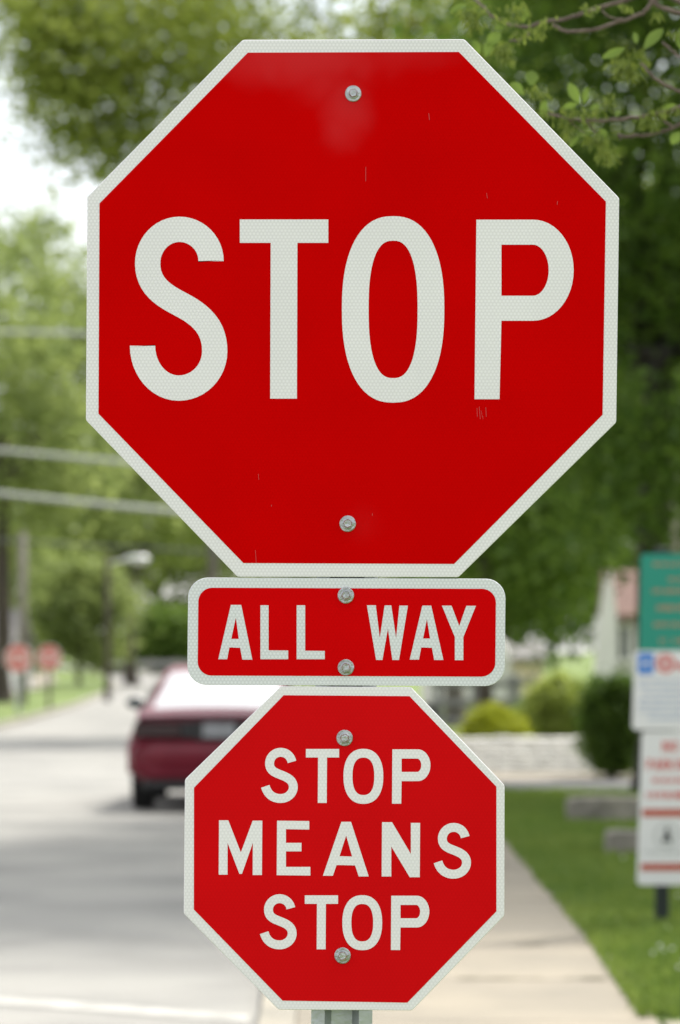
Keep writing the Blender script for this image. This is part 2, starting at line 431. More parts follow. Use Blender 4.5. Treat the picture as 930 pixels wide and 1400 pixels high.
def softpoly(poly, r=4, n=4):
    out = []
    for i, p in enumerate(poly):
        a, b = Vector(poly[i - 1]), Vector(poly[(i + 1) % len(poly)]); p = Vector(p)
        q0 = p + (a - p).normalized() * r; q1 = p + (b - p).normalized() * r
        for k in range(n + 1):
            t = k / n; out.append(tuple(q0 * (1 - t) ** 2 + p * 2 * t * (1 - t) + q1 * t * t))
    return out
def field(poly, m, parent, name='red_field'):
    i = Ink(); i.poly(poly); return i.build(name, m, parent, DS - 0.0004)
def bolt(x, y, parent, tilt=0.0):
    p = at(x, y, DS - 0.0006); mb = MB()
    R = 0.0118
    def ring(r, dy, n=24): return [p + Vector((r * math.cos(2 * PI * k / n), -dy, r * math.sin(2 * PI * k / n))) for k in range(n)]
    mb.loft([ring(R, 0), ring(R, 0.0010), ring(R * 0.93, 0.0017), ring(R * 0.62, 0.0019)])
    mb.loft([ring(R * 0.70, 0.0017), ring(R * 0.68, 0.0026), ring(R * 0.58, 0.0030)])
    hx = lambda r, dy: [p + Vector((r * math.cos(PI / 3 * k + tilt), -dy, r * math.sin(PI / 3 * k + tilt))) for k in range(6)]
    mb.loft([hx(R * 0.54, 0.0028), hx(R * 0.54, 0.0074), hx(R * 0.47, 0.0084)])
    return fixnormals(mb.build('bolt', M['zinc'], parent))

# upper octagon
octo = [(332, 54.3), (635, 53.5), (846.8, 270.8), (842.6, 577.6), (627, 789), (325, 788.6), (117.6, 574.5), (119.5, 269)]
octi = [(339, 72), (627.5, 71), (828.5, 275.5), (824, 567), (621, 771), (333, 769.8), (134.8, 565.6), (136.2, 278)]
p1 = panel(softpoly(octo, 3.0), 'octagon_panel', M['white_sheet'], 'large red octagon with white border reading STOP')
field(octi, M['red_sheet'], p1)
ink = Ink()
sp = [(288.7, 357)] + qarc((288.7, 356.9), (245.5, 313.5), (288.7, 313.5)) + qarc((245.5, 313.5), (202, 360), (202, 313.5))[1:] + \
     bez((202, 360), (202, 391), (224, 404), (247, 416), 12)[1:] + bez((247, 416), (276, 431), (293.7, 448), (293.7, 480), 12)[1:] + \
     qarc((293.7, 480), (244.5, 530.6), (293.7, 530.6))[1:] + qarc((244.5, 530.6), (195, 472.7), (195, 530.6))[1:] + [(195, 472.6)]
ink.stroke(sp, 34.6)
ink.T(328, 449, 300, 545, 36.5, 32, -0.7)
ink.ring(537.6, 423, 70, 127.5, 36.5, 33.5, 2.35)
ink.P(651.5, 784.5, 300.3, 545.8, 34.2, 438.5, -2.6)
ink.build('lettering', M['white_sheet'], p1, DS - 0.0008)
bolt(483, 128, p1, 0.2); bolt(475.5, 716, p1, 0.5)
sc = Ink()
for (x, y, w, l) in ((652, 558, .5, 12), (655, 556, .6, 17), (657.5, 561, .4, 9), (664, 557, .6, 13), (660, 569, .4, 4), (353, 648, .5, 8), (371, 690, .7, 2.5), (349, 752, .5, 18), (586, 155, .7, 9), (665, 264, .6, 7), (762, 275, .7, 5), (500, 228, .6, 20), (509, 702, .7, 3)):
    sl = rnd.uniform(-0.12, 0.25)
    sc.poly([(x, y), (x + w, y), (x + w + sl * l, y + l), (x + sl * l, y + l)])
M['scuff'] = mat('scuff', (0.56, 0.06, 0.06), 0.6)
sc.build('scuff', M['scuff'], p1, DS - 0.0010)

# plaque
p2 = panel(roundrect(257.5, 789.6, 691.5, 936.4, 27, 0.004), 'plaque', M['plaque_sheet'], 'white bordered red plaque with round corners reading ALL WAY')
field(roundrect(271.5, 803.5, 678.3, 923.5, 19, 0.004), M['plaque_red'], p2)
k = 1.979
pz = lambda pts: [(x / k + 240, y / k + 780) for x, y in pts]
ink = Ink()
ink.poly(pz([(116, 240), (150, 93), (178, 93), (208, 241), (181, 241), (175, 209), (146, 208), (140, 240)]), pz([(151, 185), (163.5, 127), (171.5, 185)]))
ink.poly(pz([(230, 94), (252, 94), (252, 216), (305, 216.5), (305, 240), (230, 240)]))
ink.poly(pz([(328, 94), (351, 94), (351, 217), (404, 217.5), (404, 240), (328, 240)]))
ink.poly(pz([(518, 94), (542, 94), (553, 183), (566, 94.5), (584, 94.5), (597, 183), (606, 95), (629, 95), (605, 242), (587, 242), (575, 157), (560, 242), (543, 242)]))
ink.poly(pz([(634, 241), (668, 95), (692, 95), (725, 242), (700, 242), (694, 209), (665, 208), (659, 241)]), pz([(670, 184), (680.5, 131), (689, 184)]))
ink.poly(pz([(721, 95), (747, 95), (768, 150), (787, 95.5), (813, 95.5), (779, 180), (779, 242.5), (756, 242.5), (756, 180)]))
ink.build('lettering', M['plaque_sheet'], p2, DS - 0.0008)
bolt(473, 814, p2, 0.1); bolt(473, 912.5, p2, 0.8)

# lower octagon
lo = [(384, 938.3), (562, 939.2), (690, 1073.5), (689.6, 1252), (563.5, 1381.5), (381, 1380.5), (251.3, 1249), (253, 1065.5)]
li = [(388, 950.5), (560, 951.8), (678.8, 1075.5), (678.8, 1246), (557, 1370.8), (386.5, 1368), (265.2, 1243.5), (265.4, 1077)]
p3 = panel(softpoly(lo, 3.0), 'octagon_panel', M['low_white'], 'smaller red octagon with white border reading STOP MEANS STOP')
field(li, M['low_red'], p3)
pz = lambda pts: [(x / k + 240, y / k + 930) for x, y in pts]
q = lambda x, y: (x / k + 240, y / k + 930)
ink = Ink()
def stop_row(x, y, dy=0):
    a = q(x + 232, y + 183); b = q(x + 331, y + 332)
    ink.Ssmall(a[0], b[0], a[1], b[1], 12.2)
    a = q(x + 353, y + 186); b = q(x + 443, y + 332); ink.T(a[0], b[0], a[1], b[1], 12.2, 11.6, -0.4)
    c = q(x + 508.5, y + 260); ink.ring(c[0], c[1], 27.2, 37.6, 12.3, 12.0, 2.3)
    a = q(x + 587, y + 187); b = q(x + 690, y + 334); ink.P(a[0], b[0], a[1], b[1], 12.6, q(0, y + 273)[1], -0.5)
stop_row(0, 0); stop_row(-3, 396)
ink.poly(pz([(118, 379), (143, 379), (177, 466), (209, 380), (235, 380), (234, 527), (209, 527), (209.5, 440), (180, 524), (173, 524), (141, 440), (141, 526), (117, 526)]))
ink.poly(pz([(275, 380), (362, 381), (362, 404), (299, 403), (299, 440), (341, 440), (341, 463), (299, 463), (299, 505), (365, 505), (365, 528.5), (274, 527.5)]))
ink.poly(pz([(399, 529), (449, 383), (475, 383), (523, 531), (496, 531), (486, 501), (436, 500), (426, 529)]), pz([(444, 476), (462, 420), (478, 477)]))
ink.poly(pz([(559, 384), (586, 384), (637, 470), (637, 386), (662, 386), (661, 533), (634, 533), (584, 450), (584, 531), (558, 531)]))
a = q(699, 386); b = q(800, 537); ink.Ssmall(a[0], b[0], a[1], b[1], 12.2)
ink.build('lettering', M['low_white'], p3, DS - 0.0008)
bolt(471.3, 1009, p3, 0.3); bolt(468.5, 1306.5, p3, 0.05)

# u-channel post behind the panels, leaning with the bolt line
def upost(parent, base, top, w, m, name='post', depth=0.032):
    base, top = Vector(base), Vector(top)
    prof = [(-.50, .55), (-.50, .48), (-.33, .46), (-.21, 0.02), (.21, 0.02), (.33, .46), (.50, .48), (.50, .55), (.28, .58), (.17, .14), (-.17, .14), (-.28, .58)]
    mb = MB()
    rings = []
    for i in range(2):
        c = base if i == 0 else top
        rings.append([c + Vector((x * w, (0.6 - y) * depth * 1.7, 0)) for x, y in prof])
    n = len(prof)
    mb.loft(rings)
    return fixnormals(mb.build(name, m, parent))
tp = at(484, 66, DS); bt = at(468.5, 1306, DS)
dirv = (tp - bt) / (tp.z - bt.z)
pb = bt + dirv * (-0.4 - bt.z)
upost(root, (pb.x, DS + 0.004, -0.4), (tp.x, DS + 0.004, tp.z), 0.088, M['galv'])
# ------------------------------------------------------------------ GROUND
GZ = 0.10
g = MB(); g.sheet([(-700, -40, -0.03), (700, -40, -0.03), (700, 1100, -0.03), (-700, 1100, -0.03)])
struct('ground', g, M['turf'])
# centre line of the street: straight, then a slow bend to the left
ys = [13.2, 16, 20, 26, 34, 45, 58, 75, 95, 120, 150, 185, 225, 270, 320]
bend = lambda y: 0 if y < 60 else -0.00034 * (y - 60) ** 2
RK = -0.33                       # right kerb face
rk = lambda y: RK + bend(y) + (0.0 if y > 18 else -0.0)
LKx = -6.4
def ribbon(xa, xb, z, yy=ys):
    mb = MB(); v = []
    for y in yy: v += [(xa(y), y, z), (xb(y), y, z)]
    mb.add(v, [(2 * i, 2 * i + 1, 2 * i + 3, 2 * i + 2) for i in range(len(yy) - 1)]); return mb
struct('road', ribbon(lambda y: LKx + bend(y), rk, 0.0), M['road'])
cr = MB(); cr.sheet([(-90, 6.6, 0.0), (90, 6.6, 0.0), (90, 13.2, 0.0), (-90, 13.2, 0.0)])
struct('cross_street', cr, M['road'])
nr = MB(); nr.sheet([(LKx, -40, 0.0), (RK - 0.4, -40, 0.0), (RK - 0.4, 6.6, 0.0), (LKx, 6.6, 0.0)])
struct('near_road', nr, M['road'])
nv = MB(); nv.bevbox(-0.55, 40, -40, 6.4, -0.02, GZ, 0.02); struct('near_verge', nv, M['turf'])
def slab(xa, xb, z0, z1, yy):
    mb = MB(); zt_ = z1 if callable(z1) else (lambda y: z1)
    rings = [[(xa(y), y, z0), (xa(y), y, zt_(y)), (xb(y), y, zt_(y)), (xb(y), y, z0)] for y in yy]
    mb.loft(rings); return mb
zs = lambda y: 0.02 + 0.08 * min(1, max(0, (y - 14.2) / 4.0))
kys = [y for y in ys if y <= 270]
k1 = fixnormals(struct('right_kerb', slab(lambda y: rk(y), lambda y: rk(y) + 0.15, -0.02, zs, [13.2, 14.2, 16, 18.2] + kys[3:]), M['kerb']))
k2 = fixnormals(struct('left_kerb', slab(lambda y: LKx + bend(y) - 0.15, lambda y: LKx + bend(y), -0.02, GZ, kys), M['kerb']))
# pavements
pv = MB(); y0 = 13.3
wr = random.Random(3)
while y0 < 120:
    L_ = 1.52
    xa = rk(y0) + 0.155; xb = xa + 1.46
    if y0 < 18.2:
        ya_, yb_ = y0, y0 + L_ - 0.012
        pv.loft([[(xa, y_, -0.02), (xa, y_, zs(y_) + .004), (xb, y_, zs(y_) + .004), (xb, y_, -0.02)] for y_ in (ya_, yb_)])
    else:
        pv.bevbox(xa, xb, y0, y0 + L_ - 0.012, -0.02, GZ + 0.004 + wr.uniform(0, 0.006), 0.006)
    y0 += L_
struct('right_sidewalk', pv, M['concrete'])
jd = MB(); jd.sheet([(rk(14) + 0.16, 18.3, GZ - 0.006), (rk(14) + 1.6, 18.3, GZ - 0.006), (rk(14) + 1.6, 59, GZ - 0.006), (rk(14) + 0.16, 59, GZ - 0.006)])
struct('sidewalk_joints', jd, M['soil'])
wd = MB(); wr2 = random.Random(9)
for yj in (13.3 + 1.52 * 2 - .006, 13.3 + 1.52 * 3 - .006):
    xa_ = -0.14
    while xa_ < 1.25:
        w_ = wr2.uniform(.05, .22); d_ = wr2.uniform(.012, .045)
        if wr2.random() < .75: wd.sheet([(xa_, yj - d_ * .5, zs(yj) + .0105), (xa_ + w_, yj - d_ * wr2.random(), zs(yj) + .0105), (xa_ + w_, yj + d_ * .6, zs(yj) + .0105), (xa_ + w_ * .5, yj + d_, zs(yj) + .0105), (xa_, yj + d_ * .4, zs(yj) + .0105)])
        xa_ += w_ + .004
struct('sidewalk_moss', wd, M['soil'])
cp = MB(); x = 1.31
while x < 30:
    cp.bevbox(x, x + 1.5, 13.3, 14.80, -0.03, 0.036, 0.006); x += 1.512
struct('cross_sidewalk', cp, M['concrete'])
struct('left_sidewalk', ribbon(lambda y: -10.8 + bend(y), lambda y: -9.0 + bend(y), GZ + 0.004, [30, 45, 60, 80, 100, 130, 160, 200, 240]), M['concrete'])
lv = slab(lambda y: -60 + bend(y), lambda y: LKx - 0.15 + bend(y), -0.025, GZ, [13.2, 30, 60, 75, 95, 120, 150, 185, 225, 270])
fixnormals(struct('left_lawn', lv, M['turf']))
rl = slab(lambda y: rk(y) + 1.615, lambda y: 60, -0.025, zs, [14.83, 16, 17, 18.2, 20, 26, 34, 45, 58])
fixnormals(struct('right_lawn', rl, M['turf']))
rl2 = slab(lambda y: rk(y) + 1.615, lambda y: 90, -0.025, GZ, [58, 75, 95, 120, 150, 185, 225, 270])
fixnormals(struct('far_right_lawn', rl2, M['turf']))
dw = MB(); dw.sheet([(1.30, 36.9, GZ + 0.008), (14, 36.9, GZ + 0.008), (14, 39.6, GZ + 0.008), (1.30, 39.6, GZ + 0.008)])
struct('driveway', dw, M['asphalt'])
da = MB(); da.sheet([(1.30, 39.6, GZ + 0.009), (14, 39.6, GZ + 0.009), (14, 42.1, GZ + 0.009), (1.30, 42.1, GZ + 0.009)])
struct('driveway_apron', da, M['concrete'])
# painted crosswalk line on the far side of the crossing
ln = MB(); ln.sheet([(-7.2, 20.0, 0.004), (-7.2, 20.32, 0.004), (RK - 0.05, 15.38, 0.004), (RK - 0.05, 15.08, 0.004)])
struct('crosswalk_line', ln, M['paint_line'])

# grass blades on the lawn by the walk
n = 60000
Y = 14.9 + RS.rand(n) ** 1.2 * 29
X = 1.215 + RS.rand(n) * (0.05 * Y + 0.8)
ok = ~((Y > 36.6) & (Y < 42.4))
X, Y = X[ok], Y[ok]; n = len(X)
h = RS.uniform(0.03, 0.085, n)
gp = thing('grass', (3, 25, GZ), 'short green lawn grass along the pavement edge', 'grass')
P = np.stack([X, Y, 0.02 + 0.08 * np.clip((Y - 14.2) / 4.0, 0, 1) + h * 0.5 - 0.005], 1)
ax = np.stack([RS.normal(0, .35, n), RS.normal(0, .35, n), np.ones(n)], 1)
Nr = np.stack([RS.normal(size=n), RS.normal(size=n) - 0.6, RS.normal(0, 0.3, n)], 1)
patch = 0.5 + 0.28 * np.sin(X * 3.1 + np.sin(Y * 1.3) * 2) * np.cos(Y * 1.7 + X) + RS.normal(0, .16, n)
bl = leaves_obj('grass', P, Nr, h, 0.016, np.clip(patch, 0, 1), M['grass_blade'], gp, axis=ax)
bl.parent = None; bl.location = gp.location; bpy.data.objects.remove(gp)
bl.name = 'grass'; tag(bl, kind='stuff')
cf = MB()
for i in range(34):
    x, y = RS.uniform(1.45, 1.75), RS.uniform(15.3, 17.2)
    if i > 30: x, y = RS.uniform(1.4, 2.6), RS.uniform(15.2, 26)
    r = 0.008; z = zs(y) + RS.uniform(0.05, 0.08)
    cf.loft([[(x + r * s * math.cos(t), y + r * s * math.sin(t), z + dz) for t in (0, 1.05, 2.1, 3.14, 4.2, 5.24)] for s, dz in ((0.5, -0.008), (1, 0), (0.5, 0.009))])
tag(cf.build('clover_bloom', M['clover']), kind='stuff')

# ------------------------------------------------------------------ PARKING SIGNS at the right
DP = 18.9
pr = thing('parking_sign', (at(908, 0, DP).x, DP, GZ), 'green and white parking notice boards stacked on a dark post in the lawn', 'road sign')
post = MB(); xb = at(906, 0, DP).x
post.bevbox(xb - 0.036, xb + 0.036, DP + 0.012, DP + 0.06, -0.2, 2.07, 0.008)
fixnormals(post.build('post', M['green_metal'], pr))
def board(poly, m, name, label, D, thick=0.004):
    mb = MB(); mb.loft([[at(*p, D) + Vector((0, thick, 0)) for p in poly], [at(*p, D) for p in poly]])
    o = fixnormals(mb.build(name, m, pr)); o['label'] = label; return o
def rr(x0, y0, x1, y1, r, lean=0.0):
    pts = []
    for (cx, cy, a0) in ((x1 - r, y0 + r, -90), (x1 - r, y1 - r, 0), (x0 + r, y1 - r, 90), (x0 + r, y0 + r, 180)):
        for i in range(6):
            a = math.radians(a0 + 18 * i); yy = cy + r * math.sin(a)
            pts.append((cx + r * math.cos(a) - (yy - y0) * lean, yy))
    return pts
b1 = board(rr(876.5, 757, 962, 893, 5, 0.02), M['board_green'], 'board', 'green board with rust coloured print', DP)
b2 = board(rr(867.5, 889.5, 966, 998, 6, 0.03), M['board_white'], 'board', 'white board with a blue square and a red ring', DP - 0.012)
b3 = board(rr(877.5, 1000, 957, 1210, 6, 0.032), M['board_white'], 'board', 'tall white board with red print and two red bars', DP - 0.004)
def words(ink, y, x0, x1, h, seed, gap=0.18):
    r = random.Random(seed); x = x0
    while x < x1:
        w = r.uniform(1.5, 4.5)
        ink.rect(x, y - h / 2 + r.uniform(-.4, .4), min(x + w, x1), y + h / 2 + r.uniform(-.4, .4))
        x += w + r.uniform(0.8, 1.6) + (2.2 if r.random() < gap else 0)
i1 = Ink()
for y, a, b_, h in ((771.5, 893, 950, 5), (792, 914, 944, 5), (808, 892, 946, 5.5), (831, 898, 940, 7), (854, 894, 946, 5.5), (876, 902, 912, 6), (876, 921, 938, 6)): words(i1, y, a, b_, h, int(y))
i1.build('print', M['print_brown'], b1, DP - 0.002)
i2 = Ink(); i2.rect(872.5, 893, 893.5, 921.5); i2.build('blue_square', M['board_blue'], b2, DP - 0.0145)
i2 = Ink(); st = [(883 + (6.5 if j % 2 == 0 else 2.8) * math.sin(j * PI / 5), 907 - (6.5 if j % 2 == 0 else 2.8) * math.cos(j * PI / 5)) for j in range(10)]
i2.poly(st); i2.build('star', M['board_white'], b2, DP - 0.017)
i2 = Ink(); i2.ring(910, 907, 13, 13, 4.5, 4.5, 2.0, 32); i2.ring(910, 907, 5.5, 5.5, 3, 3, 2.0, 20); words(i2, 911, 925, 955, 9, 5); i2.build('red_ring', M['print_red'], b2, DP - 0.0145)
i2 = Ink()
for j, y in enumerate((931, 939.5, 948, 956.5, 965, 973.5, 982)): words(i2, y, 874 + (j == 2) * 9 + (j == 6) * 14, 955 - (j == 6) * 20, 3.6, 40 + j)
i2.build('print', M['print_pale'], b2, DP - 0.0145)
i3 = Ink()
# NO
def rowtext(ink, word, x, y, w, h, t):
    for ch in word:
        if ch == 'N': ink.poly([(x, y), (x + t, y), (x + w - t, y + h * .62), (x + w - t, y), (x + w, y), (x + w, y + h), (x + w - t, y + h), (x + t, y + h * .38), (x + t, y + h), (x, y + h)])
        if ch == 'O': ink.ring(x + w / 2, y + h / 2, w / 2, h / 2, t, t, 2.3, 28)
        if ch == 'P': ink.P(x, x + w, y, y + h, t, y + h * .6)
        if ch == 'A': ink.poly([(x, y + h), (x + w / 2 - t * .6, y), (x + w / 2 + t * .6, y), (x + w, y + h), (x + w - t, y + h), (x + w - t * 1.5, y + h * .76), (x + t * 1.5, y + h * .76), (x + t, y + h)], [(x + t * 1.9, y + h * .58), (x + w / 2, y + h * .22), (x + w - t * 1.9, y + h * .58)])
        if ch == 'R': ink.P(x, x + w, y, y + h, t, y + h * .58); ink.poly([(x + w * .42, y + h * .58), (x + w * .42 + t, y + h * .58), (x + w, y + h), (x + w - t * 1.1, y + h)])
        if ch == 'K': ink.poly([(x, y), (x + t, y), (x + t, y + h * .42), (x + w - t * 1.1, y), (x + w, y), (x + w * .55, y + h * .44), (x + w, y + h), (x + w - t * 1.1, y + h), (x + w * .38, y + h * .58), (x + t, y + h * .74), (x + t, y + h), (x, y + h)])
        if ch == 'I': ink.rect(x + w * .3, y, x + w * .3 + t, y + h)
        if ch == 'G': ink.stroke([(x + w / 2 + (w - t) / 2 * math.cos(a), y + h / 2 - (h - t) / 2 * math.sin(a)) for a in [0.7 + i * 0.27 for i in range(21)]], t); ink.rect(x + w * .55, y + h * .5, x + w - t * .3, y + h * .5 + t)
        x += w * 1.22 if ch != 'I' else w * 0.75
rowtext(i3, 'NO', 906, 1013, 9.5, 15, 2.6)
rowtext(i3, 'PARKING', 884.5, 1038, 8, 15, 2.3)
words(i3, 1067, 892, 942, 6, 7); words(i3, 1087, 884, 950, 9, 8)
i3.build('lettering', M['print_red'], b3, DP - 0.0065)
i3 = Ink(); i3.poly([(878.5, 1106), (952, 1106), (951.8, 1116.5), (878.2, 1116.5)]); i3.build('bar', M['bar_red'], b3, DP - 0.0065)
i3 = Ink(); i3.poly([(876.5, 1180.5), (949.8, 1180.5), (949.5, 1190.5), (876.2, 1190.5)])
i3.build('bar', M['bar_red'], b3, DP - 0.0065)
i3 = Ink(); i3.poly([(905, 1151), (908, 1143), (909, 1137), (912, 1131), (915, 1132), (914, 1137), (917, 1140), (917, 1147), (919, 1151), (914, 1152), (911, 1149), (909, 1152)])
i3.build('emblem', M['print_black'], b3, DP - 0.0065)
i3 = Ink(); i3.ring(911.5, 1143, 17, 17, 2.2, 2.2, 2, 30); words(i3, 1165, 880, 946, 3.4, 9); i3.build('print', M['print_grey'], b3, DP - 0.0062)

# ------------------------------------------------------------------ stone blocks and rubble wall
def rock(name, x0, x1, y0, y1, z0, z1, m, label, cat, group=None, seed=1):
    r = random.Random(seed); t = MB()
    n = 14; rings = []
    for i in range(n + 1):
        f = i / n; x = x0 + (x1 - x0) * f; j = lambda a: r.uniform(-a, a)
        e = 0.010 if i in (0, n) else 0.0
        rings.append([(x + j(.015), y0 + e + j(.010), z0), (x + j(.015), y0 + e + j(.02), (z0 + z1) / 2), (x + j(.015), y0 + .012 + e + j(.008), z1 - .008 - e), (x + j(.015), (y0 + y1) / 2, z1 - e + j(.006)), (x + j(.015), y1 - .03 - e, z1 - .02 - e), (x + j(.015), y1 - e, z0)])
    t.loft(rings); o = fixnormals(t.build(name, m, origin=((x0 + x1) / 2, (y0 + y1) / 2, z0)))
    return tag(o, label, cat, group)
D1 = 7250 / (1127 - HY); s1 = F / D1
rock('stone_block', (777 - CX) / s1, (990 - CX) / s1, D1, D1 + 0.45, GZ - .05, GZ + 37 / s1, M['stone'], 'long grey stone block lying in the lawn, the farther one', 'stone block', seed=2)
D2 = 7250 / (1172 - HY); s2 = F / D2
rock('stone_block', (833 - CX) / s2, (1010 - CX) / s2, D2, D2 + 0.4, GZ - .05, GZ + 36 / s2, M['stone'], 'grey stone block in the lawn just behind the parking sign boards', 'stone block', seed=3)
# rubble wall built of individual-looking pale stones (one dry wall)
rw = MB(); r = random.Random(5)
DW = 42.0; sw = F / DW
wx0, wx1 = (600 - CX) / sw, (842 - CX) / sw
rows = 7; hh = 0.41 / rows
for k_ in range(rows):
    x = wx0 + r.uniform(-.05, .05)
    while x < wx1:
        w = r.uniform(.12, .3); d = r.uniform(0, .03)
        rw.bevbox(x, x + w - .012, DW + d + 0.085 * k_, DW + .95, GZ + k_ * hh + .002, GZ + (k_ + 1) * hh - .006 + (r.uniform(-.02, .02) if k_ == rows - 1 else 0), .016); x += w * r.uniform(.9, 1.0)
tag(rw.build('stone_wall', M['rubble'], origin=((wx0 + wx1) / 2, DW, GZ)), 'low whitish rubble stone wall beyond the driveway', 'wall')

# ------------------------------------------------------------------ shrubs
def shrub(px, ytop, ybase, D, wpx, lmat, label, name='shrub', leaf=0.05, n=70, per=110, boxy=False, group=None, zb=GZ, rcf=.42):
    s = F / D; x = (px - CX) / s; w = wpx / s / 2; top = EYE - (ytop - HY) / s; h = top - zb
    t = thing(name, (x, D, zb), label, 'shrub', group)
    mb = MB()
    for i in range(7):
        limb((x + rnd.uniform(-.06, .06), D + rnd.uniform(-.06, .06), zb - .05), (x + rnd.uniform(-.7, .7) * w, D + rnd.uniform(-.6, .6) * w, zb + h * rnd.uniform(.5, .85)), .022, .006, mb, .06, 4)
    mb.build('stem', M['bark'], t)
    if boxy:
        cl = np.stack([x + RS.uniform(-.85, .85, n) * w, D + RS.uniform(-.85, .85, n) * w, zb + h * RS.uniform(.1, .93, n)], 1)
        cl[:, 0] = x + (cl[:, 0] - x) * np.clip(.55 + (cl[:, 2] - zb) / h, .5, 1)
    else:
        cl = clumps_in((x, D, zb + h * .5), (w * .9, w * .9, h * .46), n, .5)
    crown(cl, per, w * rcf, leaf, t, lmat, flat=.8, name='foliage')
    return t
shrub(676, 964, 1015, 43.4, 98, M['leaf_lime'], 'round clipped yellow green shrub behind the low stone wall', n=170, per=150, rcf=.26, leaf=.045)
shrub(765, 923, 1015, 44.5, 100, M['leaf_young'], 'tall pale green bush between the round shrub and the dark bush', n=150, per=130, rcf=.3, leaf=.06)
shrub(728, 955, 1015, 45.5, 70, M['leaf_mid'], 'small mid green bush behind the round yellow green shrub', n=60, leaf=.06)
shrub(838, 920, 1068, 40.4, 88, M['leaf_dark'], 'dark dense clipped evergreen bush at the end of the stone wall', n=150, per=170, leaf=.05, boxy=True)

# ------------------------------------------------------------------ near tree with twigs reaching into the top right
DT = 7.4
nt_ = thing('elm_tree', (3.0, 9.6, GZ), 'near tree whose brown twigs with young leaves hang into the top right corner', 'tree')
tk = MB(); tk.tube([(3.0, 9.6, -.1), (3.0, 9.6, .3), (2.96, 9.58, 1.5), (2.9, 9.55, 3.0), (2.95, 9.6, 4.6), (3.1, 9.7, 6.2)], [.34, .25, .21, .19, .15, .10], 14)
tk.build('trunk', M['bark'], nt_, smooth=True)
tw = MB(); tips = []
def twig(pts, r0, r1, D0=DT, D1=DT, link=None):
    n = len(pts); P3 = [at(x, y, D0 + (D1 - D0) * i / (n - 1)) for i, (x, y) in enumerate(pts)]
    if link is not None: P3.append(Vector(link))
    # smooth + knuckles
    Q = []
    for i in range(len(P3) - 1):
        for j in range(4): Q.append(P3[i].lerp(P3[i + 1], j / 4) + Vector((rnd.uniform(-1, 1), rnd.uniform(-1, 1), rnd.uniform(-1, 1))) * 0.0016)
    Q.append(P3[-1])
    tw.tube(Q, [.64 * (r0 + (r1 - r0) * i / (len(Q) - 1)) + rnd.uniform(0, .0009) for i in range(len(Q))], 7)
    return P3
L1 = at(985, 30, DT + .2); L2 = at(990, 150, DT + .2); 
tw.tube([L1, L1.lerp(Vector((2.9, 9.55, 3.6)), .5) + Vector((0, 0, .1)), (2.9, 9.55, 3.6)], [.012, .03, .06], 9)
tw.tube([L2, L2.lerp(Vector((2.9, 9.55, 3.0)), .5) + Vector((0, 0, .12)), (2.9, 9.55, 3.1)], [.012, .028, .06], 9)
twig([(640, -6), (658, 7), (671, 21), (699, 34), (724, 37), (745, 30), (772, 27), (813, 12), (855, 0), (900, -14)], .003, .0075, DT + .25, DT + .05, L1)
twig([(697, 57), (708, 55), (720, 50), (727, 40)], .0022, .0035, DT + .2, DT + .2)
twig([(756, 33), (770, 42), (784, 44), (820, 39), (855, 27), (880, 18), (889, 7), (905, -8)], .0045, .0065, DT, DT, L1)
twig([(823, 15), (834, 24), (852, 26)], .002, .003)
twig([(887, -2), (902, 9), (930, 18), (955, 24)], .006, .008, DT, DT, L1)
twig([(877, 87), (894, 106), (912, 117), (930, 126), (960, 138)], .0034, .006, DT - .1, DT, L2)
twig([(749, 154), (777, 163), (800, 165), (831, 165), (873, 160), (905, 154), (930, 147), (960, 146)], .0040, .0075, DT, DT, L2)
twig([(845, 184), (852, 187), (866, 186), (894, 183), (923, 174), (945, 160)], .0042, .0065, DT + .05, DT, L2)
twig([(902, 160), (911, 168), (922, 175)], .004, .004)
twig([(905, 57), (918, 68), (930, 78), (960, 100)], .0032, .0055, DT, DT, L2)
twig([(846, 184), (849, 192)], .003, .0015)
twig([(777, 163), (790, 175), (803, 183)], .002, .001)
twig([(800, 165), (812, 178), (824, 186)], .002, .001)
tw.build('limb', M['twig'], nt_, smooth=True)
# leaves: broad young leaves, and hanging tassels of narrow ones
def blades(name, items, m, n_seg=6):
    V, Fc, T = [], [], []
    for (c, ax, nr, L_, W_, t) in items:
        ax = ax.normalized(); nr = (nr - ax * nr.dot(ax)).normalized(); sd = ax.cross(nr)
        prof = [(0, .04), (.14, .42), (.35, .86), (.58, 1.0), (.80, .72), (.94, .32), (1, .02)]
        o = len(V)
        for (a, w) in prof:
            cpt = c + ax * (a * L_) - nr * (0.18 * L_ * a * a)
            V += [cpt + sd * (w * W_ / 2) + nr * (w * W_ * .16), cpt, cpt - sd * (w * W_ / 2) + nr * (w * W_ * .16)]
        for i in range(len(prof) - 1):
            for j in range(2): Fc.append((o + 3 * i + j, o + 3 * i + j + 1, o + 3 * i + j + 4, o + 3 * i + j + 3)); T.append(t)
    mb = MB(); mb.add(V, Fc); ob = mb.build(name, m, nt_, smooth=True)
    a = ob.data.attributes.new('tint', 'FLOAT', 'FACE'); a.data.foreach_set('value', T)
    return ob
big = []
rv = lambda s=1: Vector((rnd.uniform(-s, s), rnd.uniform(-s, s), rnd.uniform(-s, s)))
def pl(x0, y0, x1, y1, w, t=None, dd=0.0):          # a leaf from its stalk to its tip
    a = at(x0, y0, DT + dd); b = at(x1, y1, DT + dd + rnd.uniform(-.012, .012))
    big.append((a, b - a, Vector((rnd.uniform(-.4, .4), -1, rnd.uniform(-.2, .5))), (b - a).length, w * DT / F, rnd.uniform(.55, 1) if t is None else t))
